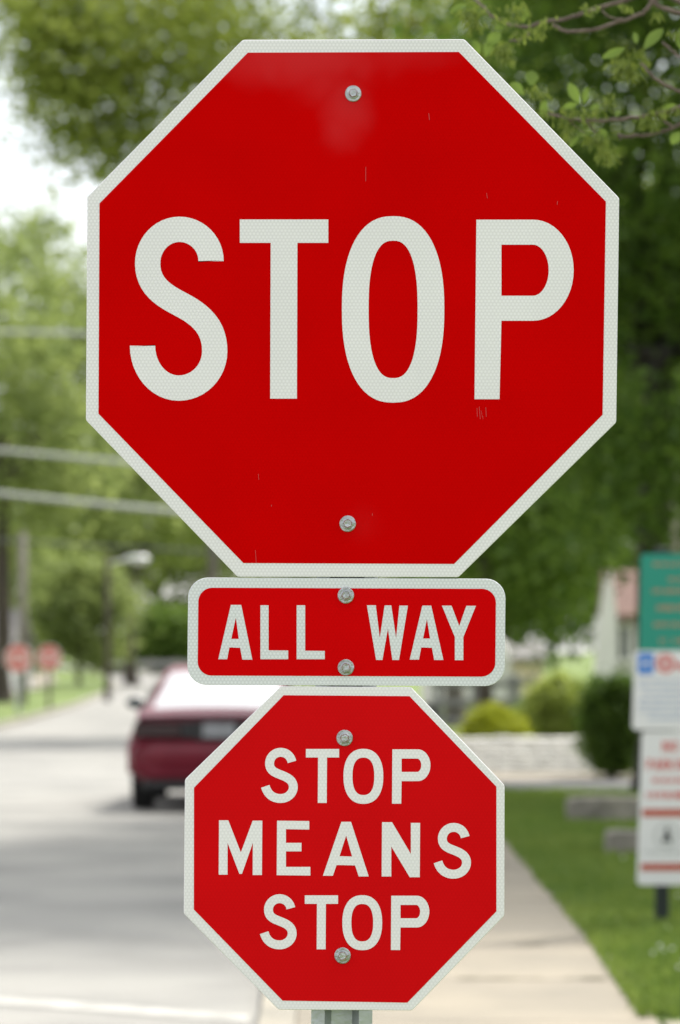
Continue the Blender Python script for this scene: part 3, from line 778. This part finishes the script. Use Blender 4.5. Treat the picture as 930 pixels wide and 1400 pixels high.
for a in ((880, 68, 906, 36, 17), (855, 66, 824, 78, 12), (793, 142, 777, 113, 15), (798, 142, 803, 119, 11), (790, 142, 770, 147, 10), (726, 118, 728, 95, 19),
          (664, 78, 671, 54, 15), (666, 62, 684, 44, 18), (716, 30, 718, 10, 14), (716, 130, 697, 112, 16), (741, 158, 746, 137, 12), (930, 180, 918, 196, 16), (870, 60, 868, 43, 9),
          (806, 150, 822, 143, 9), (842, 160, 848, 150, 9), (812, 181, 790, 184, 10), (820, 176, 826, 190, 15), (655, 75, 648, 55, 12), (676, 40, 690, 36, 10),
          (640, 6, 615, 14, 10), (905, 150, 925, 143, 9), (928, 40, 945, 60, 16), (926, 44, 933, 66, 13), (792, 186, 778, 200, 9)):
    pl(*a)
blades('foliage', big, M['leaf_twig'])
tas = []
def tassel(x, y, n, spread, L0, dd=0.0, down=1.0):
    for _ in range(int(n * 1.8)):
        c = at(x + rnd.gauss(0, spread), y + rnd.gauss(0, spread * .6), DT + dd + rnd.uniform(-.03, .03))
        ax = Vector((rnd.uniform(-.8, .8), rnd.uniform(-.6, .6), -down + rnd.uniform(-.5, .7)))
        tas.append((c, ax, rv(), L0 * rnd.uniform(.5, 1.2) * DT / F, rnd.uniform(2.2, 4.6) * DT / F, rnd.uniform(0, 1)))
for a in ((640, 14, 34, 7, 17), (648, 30, 26, 6, 16), (662, 12, 14, 6, 12), (688, 62, 30, 6, 18), (694, 76, 14, 4, 16), (712, 45, 14, 6, 12), (706, 8, 18, 8, 14), (735, 40, 16, 7, 13), (745, 28, 12, 7, 12),
          (852, 84, 34, 7, 20), (862, 92, 30, 6, 20), (846, 98, 14, 4, 18), (874, 72, 18, 7, 15), (885, 82, 10, 4, 12),
          (785, 152, 26, 9, 14), (770, 162, 18, 7, 14), (776, 176, 16, 5, 16), (730, 122, 18, 6, 13), (742, 128, 12, 5, 12), (812, 152, 16, 7, 14), (830, 132, 12, 6, 14),
          (820, 186, 30, 8, 18), (828, 205, 26, 5, 20), (833, 218, 8, 2.5, 14), (806, 188, 14, 6, 14), (884, 160, 22, 5, 17), (894, 150, 14, 5, 14), (892, 168, 10, 4, 14), (908, 148, 10, 5, 12),
          (805, 8, 14, 6, 14), (855, 8, 10, 5, 12), (928, 148, 14, 5, 14), (745, 150, 10, 5, 12), (898, 20, 8, 5, 12), (925, 44, 10, 5, 14), (700, 24, 12, 6, 14)):
    tassel(*a)
blades('foliage', tas, M['leaf_tassel'])
# the rest of that tree's crown, above and to the right of the view
cl = clumps_in((3.6, 10.0, 6.6), (2.0, 2.2, 1.9), 60, .3)
lb = MB()
for c in cl[:14]: limb((3.0, 9.62, rnd.uniform(4, 6)), c, .05, .012, lb, .1, 5)
lb.build('limb', M['twig'], nt_, smooth=True)
crown(cl, 60, .55, .085, nt_, M['leaf_twig'])

# ------------------------------------------------------------------ trees
def zc(y, D): return EYE - (y - HY) * D / F
def xc(x, D): return (x - CX) * D / F
def E(px, py, D, rxp, ryp, n, ryd=None):     # ellipsoid of clumps from where it stands
    s = F / D
    return ((xc(px, D), D, zc(py, D)), (rxp / s, ryd or rxp / s, ryp / s), n)
# big dark tree at the right
D = 30
tree((5.6, D, GZ), 6.0, .3, [((4.6, 30, 10.0), (4.8, 6.2, 3.0), 260), ((2.2, 29.5, 9.4), (3.4, 5.0, 2.0), 110)], 115, 1.2, .17, M['leaf_mid'], M['bark'], 'shade_tree',
     'broad mid green tree overhanging the street from the right edge at the top', limbs=14)
D = 36
tree((xc(897, D), D, GZ), 5.2, .20, [E(880, 170, D, 250, 330, 150, 2.6), E(800, 500, D + 4, 150, 170, 42, 1.4), E(868, 640, D - 1.6, 80, 90, 18, .8), E(1050, 350, D, 200, 350, 45, 2.4)], 120, 1.0, .13, M['leaf_dark'], M['dark_bark'], 'shade_tree',
     'large dark leaved tree with a blackish trunk behind the parking sign', limbs=14)
# tree whose pale crown fills the top left, trunk seen beside the lower octagon
D = 66
tree((xc(625, D), D, GZ), 8.5, .16, [E(420, -60, D, 330, 240, 150, 4), E(210, 60, D, 150, 150, 70, 2.2), E(120, 60, D, 85, 120, 26, 1.6), E(640, -40, D, 240, 260, 80, 3), E(770, 90, D + 3, 180, 190, 70, 2.6), E(150, 200, D, 70, 40, 16, 1), E(90, 110, D, 60, 80, 16, 1), E(45, -15, D, 75, 60, 16, 1.2), E(15, 30, D, 30, 30, 3, .6)], 75, 1.0, .19, M['leaf_young'], M['greybark'], 'street_tree',
     'tall street tree whose pale green crown spreads above the stop sign', limbs=14, lean=(-1.0, 0))
# right hand middle ground
D = 58
tree((xc(664, D), D, GZ), 4.0, .13, [E(730, 640, D, 150, 170, 90, 2.6), E(700, 790, D + 3, 90, 70, 34, 1.6), E(800, 420, D + 2, 200, 200, 80, 2.6)], 130, 1.0, .17, M['leaf_mid'], M['bark'], 'garden_tree',
     'mid green tree between the stop sign and the gabled house, nearest of the garden trees', group='trees behind the houses on the right')
D = 84
tree((xc(690, D), D, GZ), 5.0, .2, [E(690, 520, D, 190, 220, 110, 3.5), E(710, 770, D, 130, 110, 70, 2.6)], 120, 1.3, .24, M['leaf_mid'], M['bark'], 'garden_tree',
     'green tree standing farther back beyond the cream house', group='trees behind the houses on the right')
D = 92
tree((xc(900, D), D, GZ), 5.0, .22, [E(870, 600, D, 220, 280, 170, 4)], 110, 1.4, .25, M['leaf_dark'], M['bark'], 'garden_tree',
     'dark green tree rising directly behind the gabled house roof, farthest of the garden trees', group='trees behind the houses on the right')
# left hand, far down the street
D = 96
tree((xc(3, D), D, GZ), 7.0, .24, [E(-10, 470, D, 115, 150, 60, 3.2), E(70, 600, D, 90, 90, 30, 2), E(30, 690, D, 60, 40, 10, 1)], 60, 1.1, .26, M['leaf_far'], M['bark'], 'elm_tree',
     'tree with a dark trunk at the left edge of the photo', group='trees down the street on the left')
D = 128
tree((xc(290, D), D, GZ), 7.5, .22, [E(70, 420, D, 120, 130, 60, 3.4), E(190, 520, D, 120, 140, 60, 3.4), E(120, 660, D, 120, 60, 34, 3)], 80, 1.5, .34, M['leaf_far'], M['greybark'], 'elm_tree',
     'tall hazy green tree behind the overhead wires', group='trees down the street on the left')
D = 150
tree((xc(180, D), D, GZ), 4.2, .28, [E(230, 690, D, 120, 80, 60, 3.5), E(120, 700, D, 80, 60, 26, 2.5)], 80, 1.5, .34, M['leaf_sap'], M['bark'], 'elm_tree',
     'dark forked tree beyond the street lamp', group='trees down the street on the left')
D = 140
tree((xc(108, D), D, GZ), 1.2, .12, [E(108, 832, D, 60, 74, 80, 1.6)], 100, 1.0, .26, M['leaf_far'], M['bark'], 'round_tree',
     'low round olive green tree left of the street lamp', group='trees down the street on the left', hollow=.2)
lab = ['hazy tree closing the end of the street, far left', 'hazy tall tree behind the round olive tree', 'hazy tree at the street end, left of the stop sign', 'hazy tree hidden behind the stop sign', 'hazy tree beyond the cream house']
for i, (px, w, top, D) in enumerate(((-40, 170, 560, 215), (70, 160, 520, 235), (215, 160, 600, 245), (420, 210, 540, 260), (610, 200, 560, 250))):
    tree((xc(px, D), D, GZ), 5.5, .3, [E(px, (top + 880) / 2, D, w * .8, (880 - top) / 2, 110, 5)], 80, 2.4, .55, M['leaf_far'], M['bark'], 'street_tree', lab[i], group='trees at the end of the street')
shrub(232, 828, 915, 205, 84, M['leaf_mid'], 'tall dark green hedge bush at the end of the street', n=110, per=120, leaf=.3, name='hedge')
shrub(160, 868, 915, 208, 70, M['leaf_sap'], 'low green bush beside the hedge at the street end', n=60, per=100, leaf=.3)
shrub(300, 850, 915, 210, 90, M['leaf_mid'], 'green bush at the street end just above the parked car', n=90, per=100, leaf=.3)
shrub(20, 860, 925, 185, 90, M['leaf_sap'], 'low green bush behind the two far stop signs', n=80, per=100, leaf=.3)

# ------------------------------------------------------------------ overhead cables, poles, street lamp
DL = 80
po = thing('utility_pole', (xc(920, DL), DL, GZ), 'pale utility pole rising behind the green notice board', 'pole')
mb = MB(); x = xc(920, DL); mb.tube([(x, DL, -.3), (x, DL, 5), (x, DL, 9.9)], [.15, .13, .11], 12); mb.build('pole', M['polewood'], po, smooth=True)
mb = MB(); mb.bevbox(x - .9, x + .9, DL - .17, DL - .12, 8.9, 9.02, .01); mb.build('crossarm', M['polewood'], po)
po2 = thing('utility_pole', (-9.6, DL, GZ), 'utility pole just beyond the left edge carrying the wires', 'pole')
mb = MB(); mb.tube([(-9.6, DL, -.3), (-9.6, DL, 5), (-9.6, DL, 10.2)], [.16, .14, .11], 12); mb.build('pole', M['polewood'], po2, smooth=True)
for (ya, yb, y2, r, m, lb_) in ((455, 458, 520, .045, 'cable', 'topmost pale overhead wire left of the stop sign'), (613, 631, 690, .05, 'cable', 'middle pale overhead wire, upper of the close pair'),
                           (671, 692, 745, .06, 'cable', 'lowest pale overhead wire, lower of the close pair'), (737, 748, 780, .028, 'darkcable', 'thin dark wire just above the street lamp')):
    A = Vector((-9.6, DL, zc(ya - (yb - ya) * 0.55, DL))); B_ = Vector((x, DL, zc(y2, DL))); pts = []
    m0 = at(165, yb, DL)
    for i in range(25):
        t = i / 24; p = A.lerp(B_, t); p.z -= 4 * t * (1 - t) * 0.35; pts.append(p)
    # drop the span so it passes the surveyed height at x=165
    tt = (m0.x - A.x) / (B_.x - A.x); zz = A.z + (B_.z - A.z) * tt - 4 * tt * (1 - tt) * .35; corr = (m0.z - zz) / (4 * tt * (1 - tt))
    for i, p in enumerate(pts): t = i / 24; p.z += 4 * t * (1 - t) * corr
    w = MB(); w.tube(pts, r, 6)
    tag(w.build('overhead_cable', M[m], origin=A, smooth=True), lb_, 'cable', 'overhead cables across the street')
D = 104
sl = thing('street_lamp', (xc(147, D), D, GZ), 'street lamp with a pale head on a curved arm', 'street lamp')
mb = MB(); x = xc(147, D); zt = zc(772, D)
mb.tube([(x, D, -.2), (x, D, 2), (x, D, zt + .3)], [.10, .085, .07], 10); mb.build('pole', M['bark'], sl, smooth=True)
mb = MB(); mb.tube([(x, D, zt), (x + .2, D, zt + .08), (x + .6, D, zc(764, D))], [.035, .035, .035], 8); mb.build('arm', M['lamp_metal'], sl, smooth=True)
mb = MB(); hx0, hx1, hz = xc(170, D), xc(205, D), zc(765, D)
rings = []
for f, ww, hh_ in ((0, .05, .05), (.15, .10, .09), (.5, .17, .14), (.85, .15, .12), (1, .05, .05)):
    rings.append([(hx0 + (hx1 - hx0) * f, D + ww * math.cos(a), hz + hh_ * math.sin(a)) for a in [j * PI / 5 for j in range(10)]])
mb.loft(rings); fixnormals(mb.build('lamp_head', M['lamp_metal'], sl, smooth=True))
D = 92
lp = thing('signal_pole', (xc(31, D), D, GZ), 'plain pale grey pole above the two far stop signs', 'pole')
mb = MB(); x = xc(31, D); mb.tube([(x, D, -.2), (x, D, 2.5), (x, D, zc(728, D))], [.12, .11, .10], 12); mb.build('pole', M['polewood'], lp, smooth=True)

# ------------------------------------------------------------------ the two far stop signs
def far_stop(px, py, w, D, label, dark):
    s = F / D; t = thing('stop_sign', (xc(px, D), D + .03, GZ), label, 'stop sign', 'stop signs far down the street')
    mb = MB(); x = xc(px, D); mb.bevbox(x - .045, x + .045, D + .01, D + .05, -.2, zc(py - w * .4, D), .01); mb.build('post', M['galv'] if not dark else M['greybark'], t)
    R = w / 2 / math.cos(PI / 8)
    oc = lambda r, d: [at(px + r * math.cos(PI / 8 + j * PI / 4), py + r * math.sin(PI / 8 + j * PI / 4), D) + Vector((0, d, 0)) for j in range(8)]
    mb = MB(); mb.loft([oc(R, .004), oc(R, 0)]); p = fixnormals(mb.build('octagon_panel', M['far_white'], t))
    mb = MB(); mb.sheet(oc(R * .91, -.006)); mb.build('red_field', M['far_red'], p)
    ik = Ink(); f = w / 726
    tf = lambda q_: (px + (q_[0] - 482) * f, py + (q_[1] - 421) * f)
    ik.stroke(sp, 36); ik.T(328, 449, 300, 545, 36.5, 32); ik.ring(537.6, 423, 70, 127.5, 36.5, 33.5); ik.P(651.5, 784.5, 300.3, 545.8, 34.2, 438.5)
    mb = MB(); mb.add([at(*tf(v_), D) + Vector((0, -.012, 0)) for v_ in ik.v], ik.f); mb.build('lettering', M['far_white'], p)
far_stop(25, 900, 38, 79, 'far red stop sign nearest the left edge, on a pale post', False)
far_stop(67, 899, 34, 86, 'far red stop sign right of its pair, on a thin darker post', True)

# ------------------------------------------------------------------ guard rail, houses, fence
D = 198
gr = thing('guard_rail', (xc(230, D), D, GZ), 'pale grey guard rail across the end of the street', 'guard rail')
mb = MB(); mb.bevbox(xc(150, D), xc(420, D), D, D + .08, .5, .8, .02); mb.build('rail', M['greyfence'], gr)
for px in (170, 205, 240, 275, 310, 345, 380):
    mb = MB(); mb.bevbox(xc(px, D) - .07, xc(px, D) + .07, D + .09, D + .2, 0, .95, .01); mb.build('post', M['polewood'], gr)

def window(parent, x0, x1, y, z0, z1):
    mb = MB(); t = .07
    mb.box(x0 - t, x1 + t, y - .05, y - .002, z1, z1 + t); mb.box(x0 - t, x1 + t, y - .07, y - .002, z0 - t, z0)
    mb.box(x0 - t, x0, y - .05, y - .002, z0, z1); mb.box(x1, x1 + t, y - .05, y - .002, z0, z1)
    mb.box((x0 + x1) / 2 - .02, (x0 + x1) / 2 + .02, y - .045, y - .002, z0, z1)
    w = mb.build('window', M['siding'], parent)
    p = MB(); p.box(x0, x1, y - .02, y - .003, z0, z1); p.build('pane', M['paneglass'], w)
# white house with a steep terracotta roof and a swept white gable board
D = 52; s = F / D
hz = lambda y: zc(y, D); hx = lambda x: xc(x, D)
h1 = thing('gabled_house', (hx(900), D, GZ), 'white house with a pinkish tiled roof partly hidden by the green board', 'house')
mb = MB(); mb.box(hx(824), hx(1100), D, D + 1.5, -.1, hz(842)); mb.build('wall', M['siding'], h1)
mb = MB()
for i in range(14):
    x_ = hx(826) + i * .19
    mb.box(x_, x_ + .035, D - .03, D - .001, GZ, hz(845))
mb.build('batten', M['siding'], h1)
mb = MB()   # roof: front slope, ridge and back slope with thickness
zr, ze = hz(784), hz(843)
sec = [(D - .25, ze - .05), (D + 1.7, ze - .05), (D + 1.7, ze + .03), (D + .85, zr + .06), (D + .7, zr + .06), (D - .25, ze + .03)]
mb.loft([[(hx(828), y, z) for y, z in sec], [(hx(1110), y, z) for y, z in sec]])
rf = fixnormals(mb.build('roof', M['roofpink'], h1))
mb = MB()   # swept gable wing
ou = [(hx(834), hz(781)), (hx(828), hz(782)), (hx(821), hz(825)), (hx(814), hz(875)), (hx(803), GZ), (hx(838), GZ), (hx(841), hz(875)), (hx(841), hz(838))]
mb.loft([[(x, D - .28, z) for x, z in ou], [(x, D - .10, z) for x, z in ou]]); fixnormals(mb.build('gable_board', M['siding'], h1))
window(h1, hx(845), hx(862), D - .03, hz(900), hz(858))
D = 74
h2 = thing('cream_house', (xc(700, D), D, GZ), 'low cream walled house behind the round yellow green shrub', 'house')
mb = MB(); mb.box(xc(690, D), xc(742, D), D, D + 6, -.1, zc(905, D)); mb.build('wall', M['cream'], h2)
sec = [(D - .3, zc(905, D)), (D + 3, zc(880, D)), (D + 6.3, zc(905, D)), (D + 6.3, zc(905, D) + .1), (D + 3, zc(880, D) + .1), (D - .3, zc(905, D) + .1)]
mb = MB(); mb.loft([[(xc(684, D), y, z) for y, z in sec], [(xc(748, D), y, z) for y, z in sec]]); fixnormals(mb.build('roof', M['greyroof'], h2))
window(h2, xc(697, D), xc(708, D), D, zc(955, D), zc(925, D))
D = 118
h3 = thing('pale_house', (xc(-40, D), D, GZ), 'pale grey house wall at the far left edge', 'house')
mb = MB(); mb.box(xc(-160, D), xc(14, D), D, D + 8, -.1, zc(903, D) + 0.40); mb.build('wall', M['siding'], h3)
sec = [(D - .4, zc(903, D) + 0.35), (D + 4, zc(903, D) + 1.50), (D + 8.4, zc(903, D) + 0.35), (D + 8.4, zc(903, D) + 0.50), (D + 4, zc(903, D) + 1.70), (D - .4, zc(903, D) + 0.50)]
mb = MB(); mb.loft([[(xc(-170, D), y, z) for y, z in sec], [(xc(20, D), y, z) for y, z in sec]]); fixnormals(mb.build('roof', M['greyroof'], h3))
window(h3, xc(-22, D), xc(0, D), D, 0.7, 1.25)
# grey fence between the trunk and the cream house
D = 60
fn = thing('rail_fence', (xc(660, D), D, GZ), 'low grey rail fence behind the stone wall and yellow green shrub', 'fence')
for zf in (.25, .55, .85):
    mb = MB(); mb.bevbox(xc(590, D), xc(730, D), D - .03, D + .01, GZ + zf - .06, GZ + zf + .06, .01); mb.build('rail', M['greyfence'], fn)
for px in (600, 650, 700, 728):
    mb = MB(); mb.bevbox(xc(px, D) - .05, xc(px, D) + .05, D + .012, D + .11, 0, GZ + 1.0, .01); mb.build('post', M['greyfence'], fn)
# small parked white van beyond the fence
D = 70; s = F / D
vn = thing('parked_van', (xc(655, D), D, 0), 'white roofed van parked beyond the grey rail fence', 'van')
mb = MB(); sec = [(-1, .35), (-1, 1.0), (-.92, 1.35), (-.75, 1.68), (-.55, 1.74), (.55, 1.74), (.75, 1.68), (.92, 1.35), (1, 1.0), (1, .35)]
vx, vw = xc(641, D), .82
mb.loft([[(vx + u * vw, D + dy, GZ + w_ * (f if w_ > 1.2 else 1)) for u, w_ in sec] for dy, f in ((0, .93), (.12, 1), (3.6, 1), (4.3, .8))]); fixnormals(mb.build('body', M['siding'], vn, smooth=False))
mb = MB(); mb.sheet([(vx - .62, D - .012, GZ + 1.08), (vx + .62, D - .012, GZ + 1.08), (vx + .56, D + .015, GZ + 1.45), (vx - .56, D + .015, GZ + 1.45)]); mb.build('rear_window', M['paneglass'], vn)
for sx in (-1, 1):
    for dy in (.8, 3.3):
        mb = MB(); c = Vector((vx + sx * (vw - .12), D + dy, GZ + .3))
        mb.loft([[c + Vector((dx, .3 * r_ * math.cos(j * PI / 8), .3 * r_ * math.sin(j * PI / 8))) for j in range(16)] for dx, r_ in ((-.1, .85), (-.08, 1), (.08, 1), (.1, .85))]); mb.build('wheel', M['rubber'], vn)

# ------------------------------------------------------------------ THE MAROON CAR
DC = 34.4
CW = 0.86                                   # half width
cxw = xc(173, DC) + CW + .01
car = thing('parked_car', (cxw, DC, 0), 'maroon hatchback with a rear spoiler standing at the kerb', 'car')
def sect(y, zb, zt, w, tuck, crown_=.02):
    L_ = [(-.80, zb), (-.96, zb + .10), (-1.0, zb + (zt - zb) * .45), (-.985, zb + (zt - zb) * .72), (-tuck, zt - .03), (-tuck * .8, zt)]
    R_ = [(-a, b) for a, b in reversed(L_)]
    return [(cxw + a * w, DC + y, b + (crown_ if abs(a) < tuck * .85 and b > zt - .01 else 0)) for a, b in L_ + [(-.3, zt), (.3, zt)] + R_]
st = [(0.02, .36, .64, .93, .93), (.0, .34, .645, .955, .94), (.06, .30, .66, .985, .95), (.075, .29, .675, .985, .95), (.09, .28, .86, .985, .94), (.13, .26, .905, .99, .90), (.4, .22, .92, 1, .90), (.75, .20, .925, 1, .90),
      (1.5, .19, .91, 1.0, .90), (2.6, .19, .88, 1.0, .90), (3.3, .19, .83, .99, .88), (3.9, .2, .74, .96, .86), (4.25, .24, .66, .90, .84), (4.38, .34, .55, .82, .82)]
mb = MB(); mb.loft([sect(y, zb, zt, w * CW, tk_) for y, zb, zt, w, tk_ in st]); body = fixnormals(mb.build('body', M['maroon'], car))
def gh(y, z0, z1, w0, w1):
    return [(cxw - w0, DC + y, z0), (cxw - (w0 * .4 + w1 * .6) , DC + y, z0 * .35 + z1 * .65), (cxw - w1, DC + y, z1 - .03), (cxw - w1 * .85, DC + y, z1), (cxw + w1 * .85, DC + y, z1), (cxw + w1, DC + y, z1 - .03), (cxw + (w0 * .4 + w1 * .6), DC + y, z0 * .35 + z1 * .65), (cxw + w0, DC + y, z0)]
mb = MB(); mb.loft([gh(.32, .90, .935, .74, .72), gh(.75, .90, 1.105, .76, .64), gh(1.05, .90, 1.23, .77, .58), (gh(1.35, .90, 1.35, .77, .56)), gh(2.0, .90, 1.375, .77, .56), gh(2.5, .88, 1.33, .76, .58), gh(3.15, .86, .90, .74, .70)])
fixnormals(mb.build('roof', M['maroon'], car))
# glass
def quad(name, pts, m, parent=car): mb = MB(); mb.sheet(pts); return mb.build(name, m, parent)
def rg(t, f): # point on the hatch glass plane
    y = .34 + t * .80; z = .955 + t * .335; w = .64 - t * .14
    return (cxw + f * w, DC + y - .012, z + .014 + .02 * (1 - f * f))
mb = MB(); nv_ = 6; v = [rg(a / 4, -1 + 2 * b / nv_) for a in range(5) for b in range(nv_ + 1)]
mb.add(v, [(a * (nv_ + 1) + b, a * (nv_ + 1) + b + 1, (a + 1) * (nv_ + 1) + b + 1, (a + 1) * (nv_ + 1) + b) for a in range(4) for b in range(nv_)]); mb.build('rear_window', M['glass'], car, smooth=True)
for sx in (-1, 1):
    mb = MB(); mb.sheet([(cxw + sx * .785, DC + .85, .95), (cxw + sx * .785, DC + 2.7, .93), (cxw + sx * .66, DC + 2.2, 1.29), (cxw + sx * .655, DC + 1.15, 1.29)]); mb.build('side_window', M['glass'], car)
mb = MB(); mb.loft([[(cxw + u * .74, DC + .02 + d, z) for d, z in ((.0, .890 + b), (.004, .905 + b), (.10, .972 + b), (.18, .962 + b), (.17, .90 + b))] for u, b in ((-1.04, -.02), (-.98, 0), (-.5, .012), (0, .015), (.5, .012), (.98, 0), (1.04, -.02))])
fixnormals(mb.build('spoiler', M['spoiler'], car))
# tail panel: dark recess, two lamp clusters, plate in the middle
mb = MB(); mb.bevbox(cxw - .80, cxw + .80, DC + .045, DC + .12, .69, .845, .012); mb.build('tail_panel', M['black_plastic'], car)
for sx in (-1, 1):
    mb = MB(); xa, xb_ = sorted((cxw + sx * .36, cxw + sx * .79)); mb.bevbox(xa, xb_, DC + .03, DC + .10, .70, .835, .012); mb.build('tail_light', M['tail_lens'], car)
mb = MB(); mb.bevbox(cxw - .24, cxw + .24, DC + .012, DC + .06, .665, .855, .02); mb.build('plate_recess', M['black_plastic'], car)
mb = MB(); mb.bevbox(cxw - .152, cxw + .152, DC + .002, DC + .011, .70, .835, .004); mb.build('licence_plate', M['plate'], car)
# bumper
mb = MB(); rings = []
for u in (-1.0, -.97, -.9, -.6, 0, .6, .9, .97, 1.0):
    c_ = (1 - abs(u) ** 6) * .11
    rings.append([(cxw + u * CW * 1.005, DC + .12 - c_ + d, z) for d, z in ((.05, .36), (.0, .40), (-.035, .47), (-.045, .56), (-.02, .635), (.06, .665), (.16, .665), (.16, .36))])
mb.loft(rings); fixnormals(mb.build('bumper', M['maroon'], car, smooth=False))
mb = MB(); mb.bevbox(cxw - .72, cxw + .72, DC + .06, DC + .30, .20, .37, .03); mb.build('lower_valance', M['black_plastic'], car)
mb = MB(); mb.tube([(cxw + .42, DC - .02, .25), (cxw + .42, DC + .4, .25)], .03, 10); mb.build('exhaust', M['galv'], car)
def wheel(x, y):
    c = Vector((x, DC + y, .305)); mb = MB()
    ring = lambda dx, r_, n=24: [c + Vector((dx, r_ * math.cos(2 * PI * j / n), r_ * math.sin(2 * PI * j / n))) for j in range(n)]
    w_ = mb.loft([ring(-.10, .2), ring(-.105, .27), ring(-.085, .305), ring(.085, .305), ring(.105, .27), ring(.10, .2)]).build('tyre', M['rubber'], car)
    m2 = MB(); m2.loft([ring(-.09, .2), ring(-.07, .17), ring(.07, .17), ring(.09, .2)]); m2.build('rim', M['rim'], w_)
for sx in (-1, 1):
    for y in (.72, 3.35): wheel(cxw + sx * (CW - .115), y)
for sx in (-1, 1):
    mb = MB(); c = Vector((cxw + sx * (CW + .045), DC + 2.35, .99))
    mb.loft([[c + Vector((sx * .11 * math.cos(j * PI / 5) * s_, dy, .062 * math.sin(j * PI / 5) * s_)) for j in range(10)] for dy, s_ in ((-.02, .85), (0, 1), (.08, .8), (.13, .4))]); fixnormals(mb.build('mirror', M['teal'], car))

# ------------------------------------------------------------------ LIGHT, SKY, CAMERA
SUN_EL, SUN_AZ = math.radians(54), math.radians(38)       # azimuth from +Y towards +X
w = bpy.data.worlds.new('World'); S.world = w; w.use_nodes = True
nt = w.node_tree; N, L = nt.nodes, nt.links
bg = N['Background']; sky = N.new('ShaderNodeTexSky'); sky.sky_type = 'NISHITA'; sky.sun_disc = False
sky.sun_elevation = SUN_EL; sky.sun_rotation = SUN_AZ; sky.dust_density = 2.5; sky.air_density = 1.0
tc = N.new('ShaderNodeTexCoord'); ns = N.new('ShaderNodeTexNoise'); ns.inputs['Scale'].default_value = 2.2; ns.inputs['Detail'].default_value = 7
L.new(tc.outputs['Generated'], ns.inputs['Vector'])
cr_ = N.new('ShaderNodeValToRGB'); cr_.color_ramp.elements[0].position = .28; cr_.color_ramp.elements[1].position = .55
cr_.color_ramp.elements[0].color = (.35, .35, .35, 1); cr_.color_ramp.elements[1].color = (.95, .95, .95, 1)
L.new(ns.outputs['Fac'], cr_.inputs['Fac'])
mx = N.new('ShaderNodeMix'); mx.data_type = 'RGBA'; L.new(cr_.outputs['Color'], mx.inputs[0]); L.new(sky.outputs['Color'], mx.inputs[6])
dt = N.new('ShaderNodeVectorMath'); dt.operation = 'DOT_PRODUCT'
nv2 = N.new('ShaderNodeVectorMath'); nv2.operation = 'NORMALIZE'; L.new(tc.outputs['Generated'], nv2.inputs[0]); L.new(nv2.outputs[0], dt.inputs[0])
dt.inputs[1].default_value = (math.sin(SUN_AZ) * math.cos(SUN_EL), math.cos(SUN_AZ) * math.cos(SUN_EL), math.sin(SUN_EL))
mm = N.new('ShaderNodeMath'); mm.operation = 'MAXIMUM'; L.new(dt.outputs['Value'], mm.inputs[0]); mm.inputs[1].default_value = 0
pw = N.new('ShaderNodeMath'); pw.operation = 'POWER'; L.new(mm.outputs[0], pw.inputs[0]); pw.inputs[1].default_value = 6
ml = N.new('ShaderNodeMath'); ml.operation = 'MULTIPLY_ADD'; L.new(pw.outputs[0], ml.inputs[0]); ml.inputs[1].default_value = 2.2; ml.inputs[2].default_value = 1.0
vs = N.new('ShaderNodeVectorMath'); vs.operation = 'SCALE'; vs.inputs[0].default_value = (5.7, 5.75, 5.8); L.new(ml.outputs[0], vs.inputs['Scale'])
L.new(vs.outputs[0], mx.inputs[7])
L.new(mx.outputs[2], bg.inputs['Color']); bg.inputs['Strength'].default_value = 0.12
sd = bpy.data.lights.new('sun', 'SUN'); sd.energy = 3.0; sd.angle = math.radians(9); sd.color = (1, .95, .87)
so = bpy.data.objects.new('sun', sd); COL.objects.link(so)
dv = Vector((math.sin(SUN_AZ) * math.cos(SUN_EL), math.cos(SUN_AZ) * math.cos(SUN_EL), math.sin(SUN_EL)))
so.rotation_euler = dv.to_track_quat('Z', 'Y').to_euler(); so.location = (10, 10, 30)

cd = bpy.data.cameras.new('camera'); co = bpy.data.objects.new('camera', cd); COL.objects.link(co); S.camera = co
co.location = (0, 0, EYE); co.rotation_euler = (PI / 2, 0, 0)
cd.sensor_fit = 'VERTICAL'; cd.sensor_height = 23.6; cd.sensor_width = 23.6; cd.lens = 23.6 * F / 1400
cd.shift_y = (HY - 700) / 1400; cd.clip_start = .1; cd.clip_end = 3000
cd.dof.use_dof = True; cd.dof.focus_distance = DS; cd.dof.aperture_fstop = 4.0; cd.dof.aperture_blades = 0
S.view_settings.view_transform = 'Standard'; S.view_settings.look = 'None'; S.view_settings.gamma = 1
S.view_settings.use_curve_mapping = False; S.view_settings.exposure = 1.0
S.cycles.max_bounces = 8; S.cycles.transparent_max_bounces = 8; S.cycles.use_denoising = True
for o in list(bpy.data.objects):
    if '_o' in o: del o['_o']
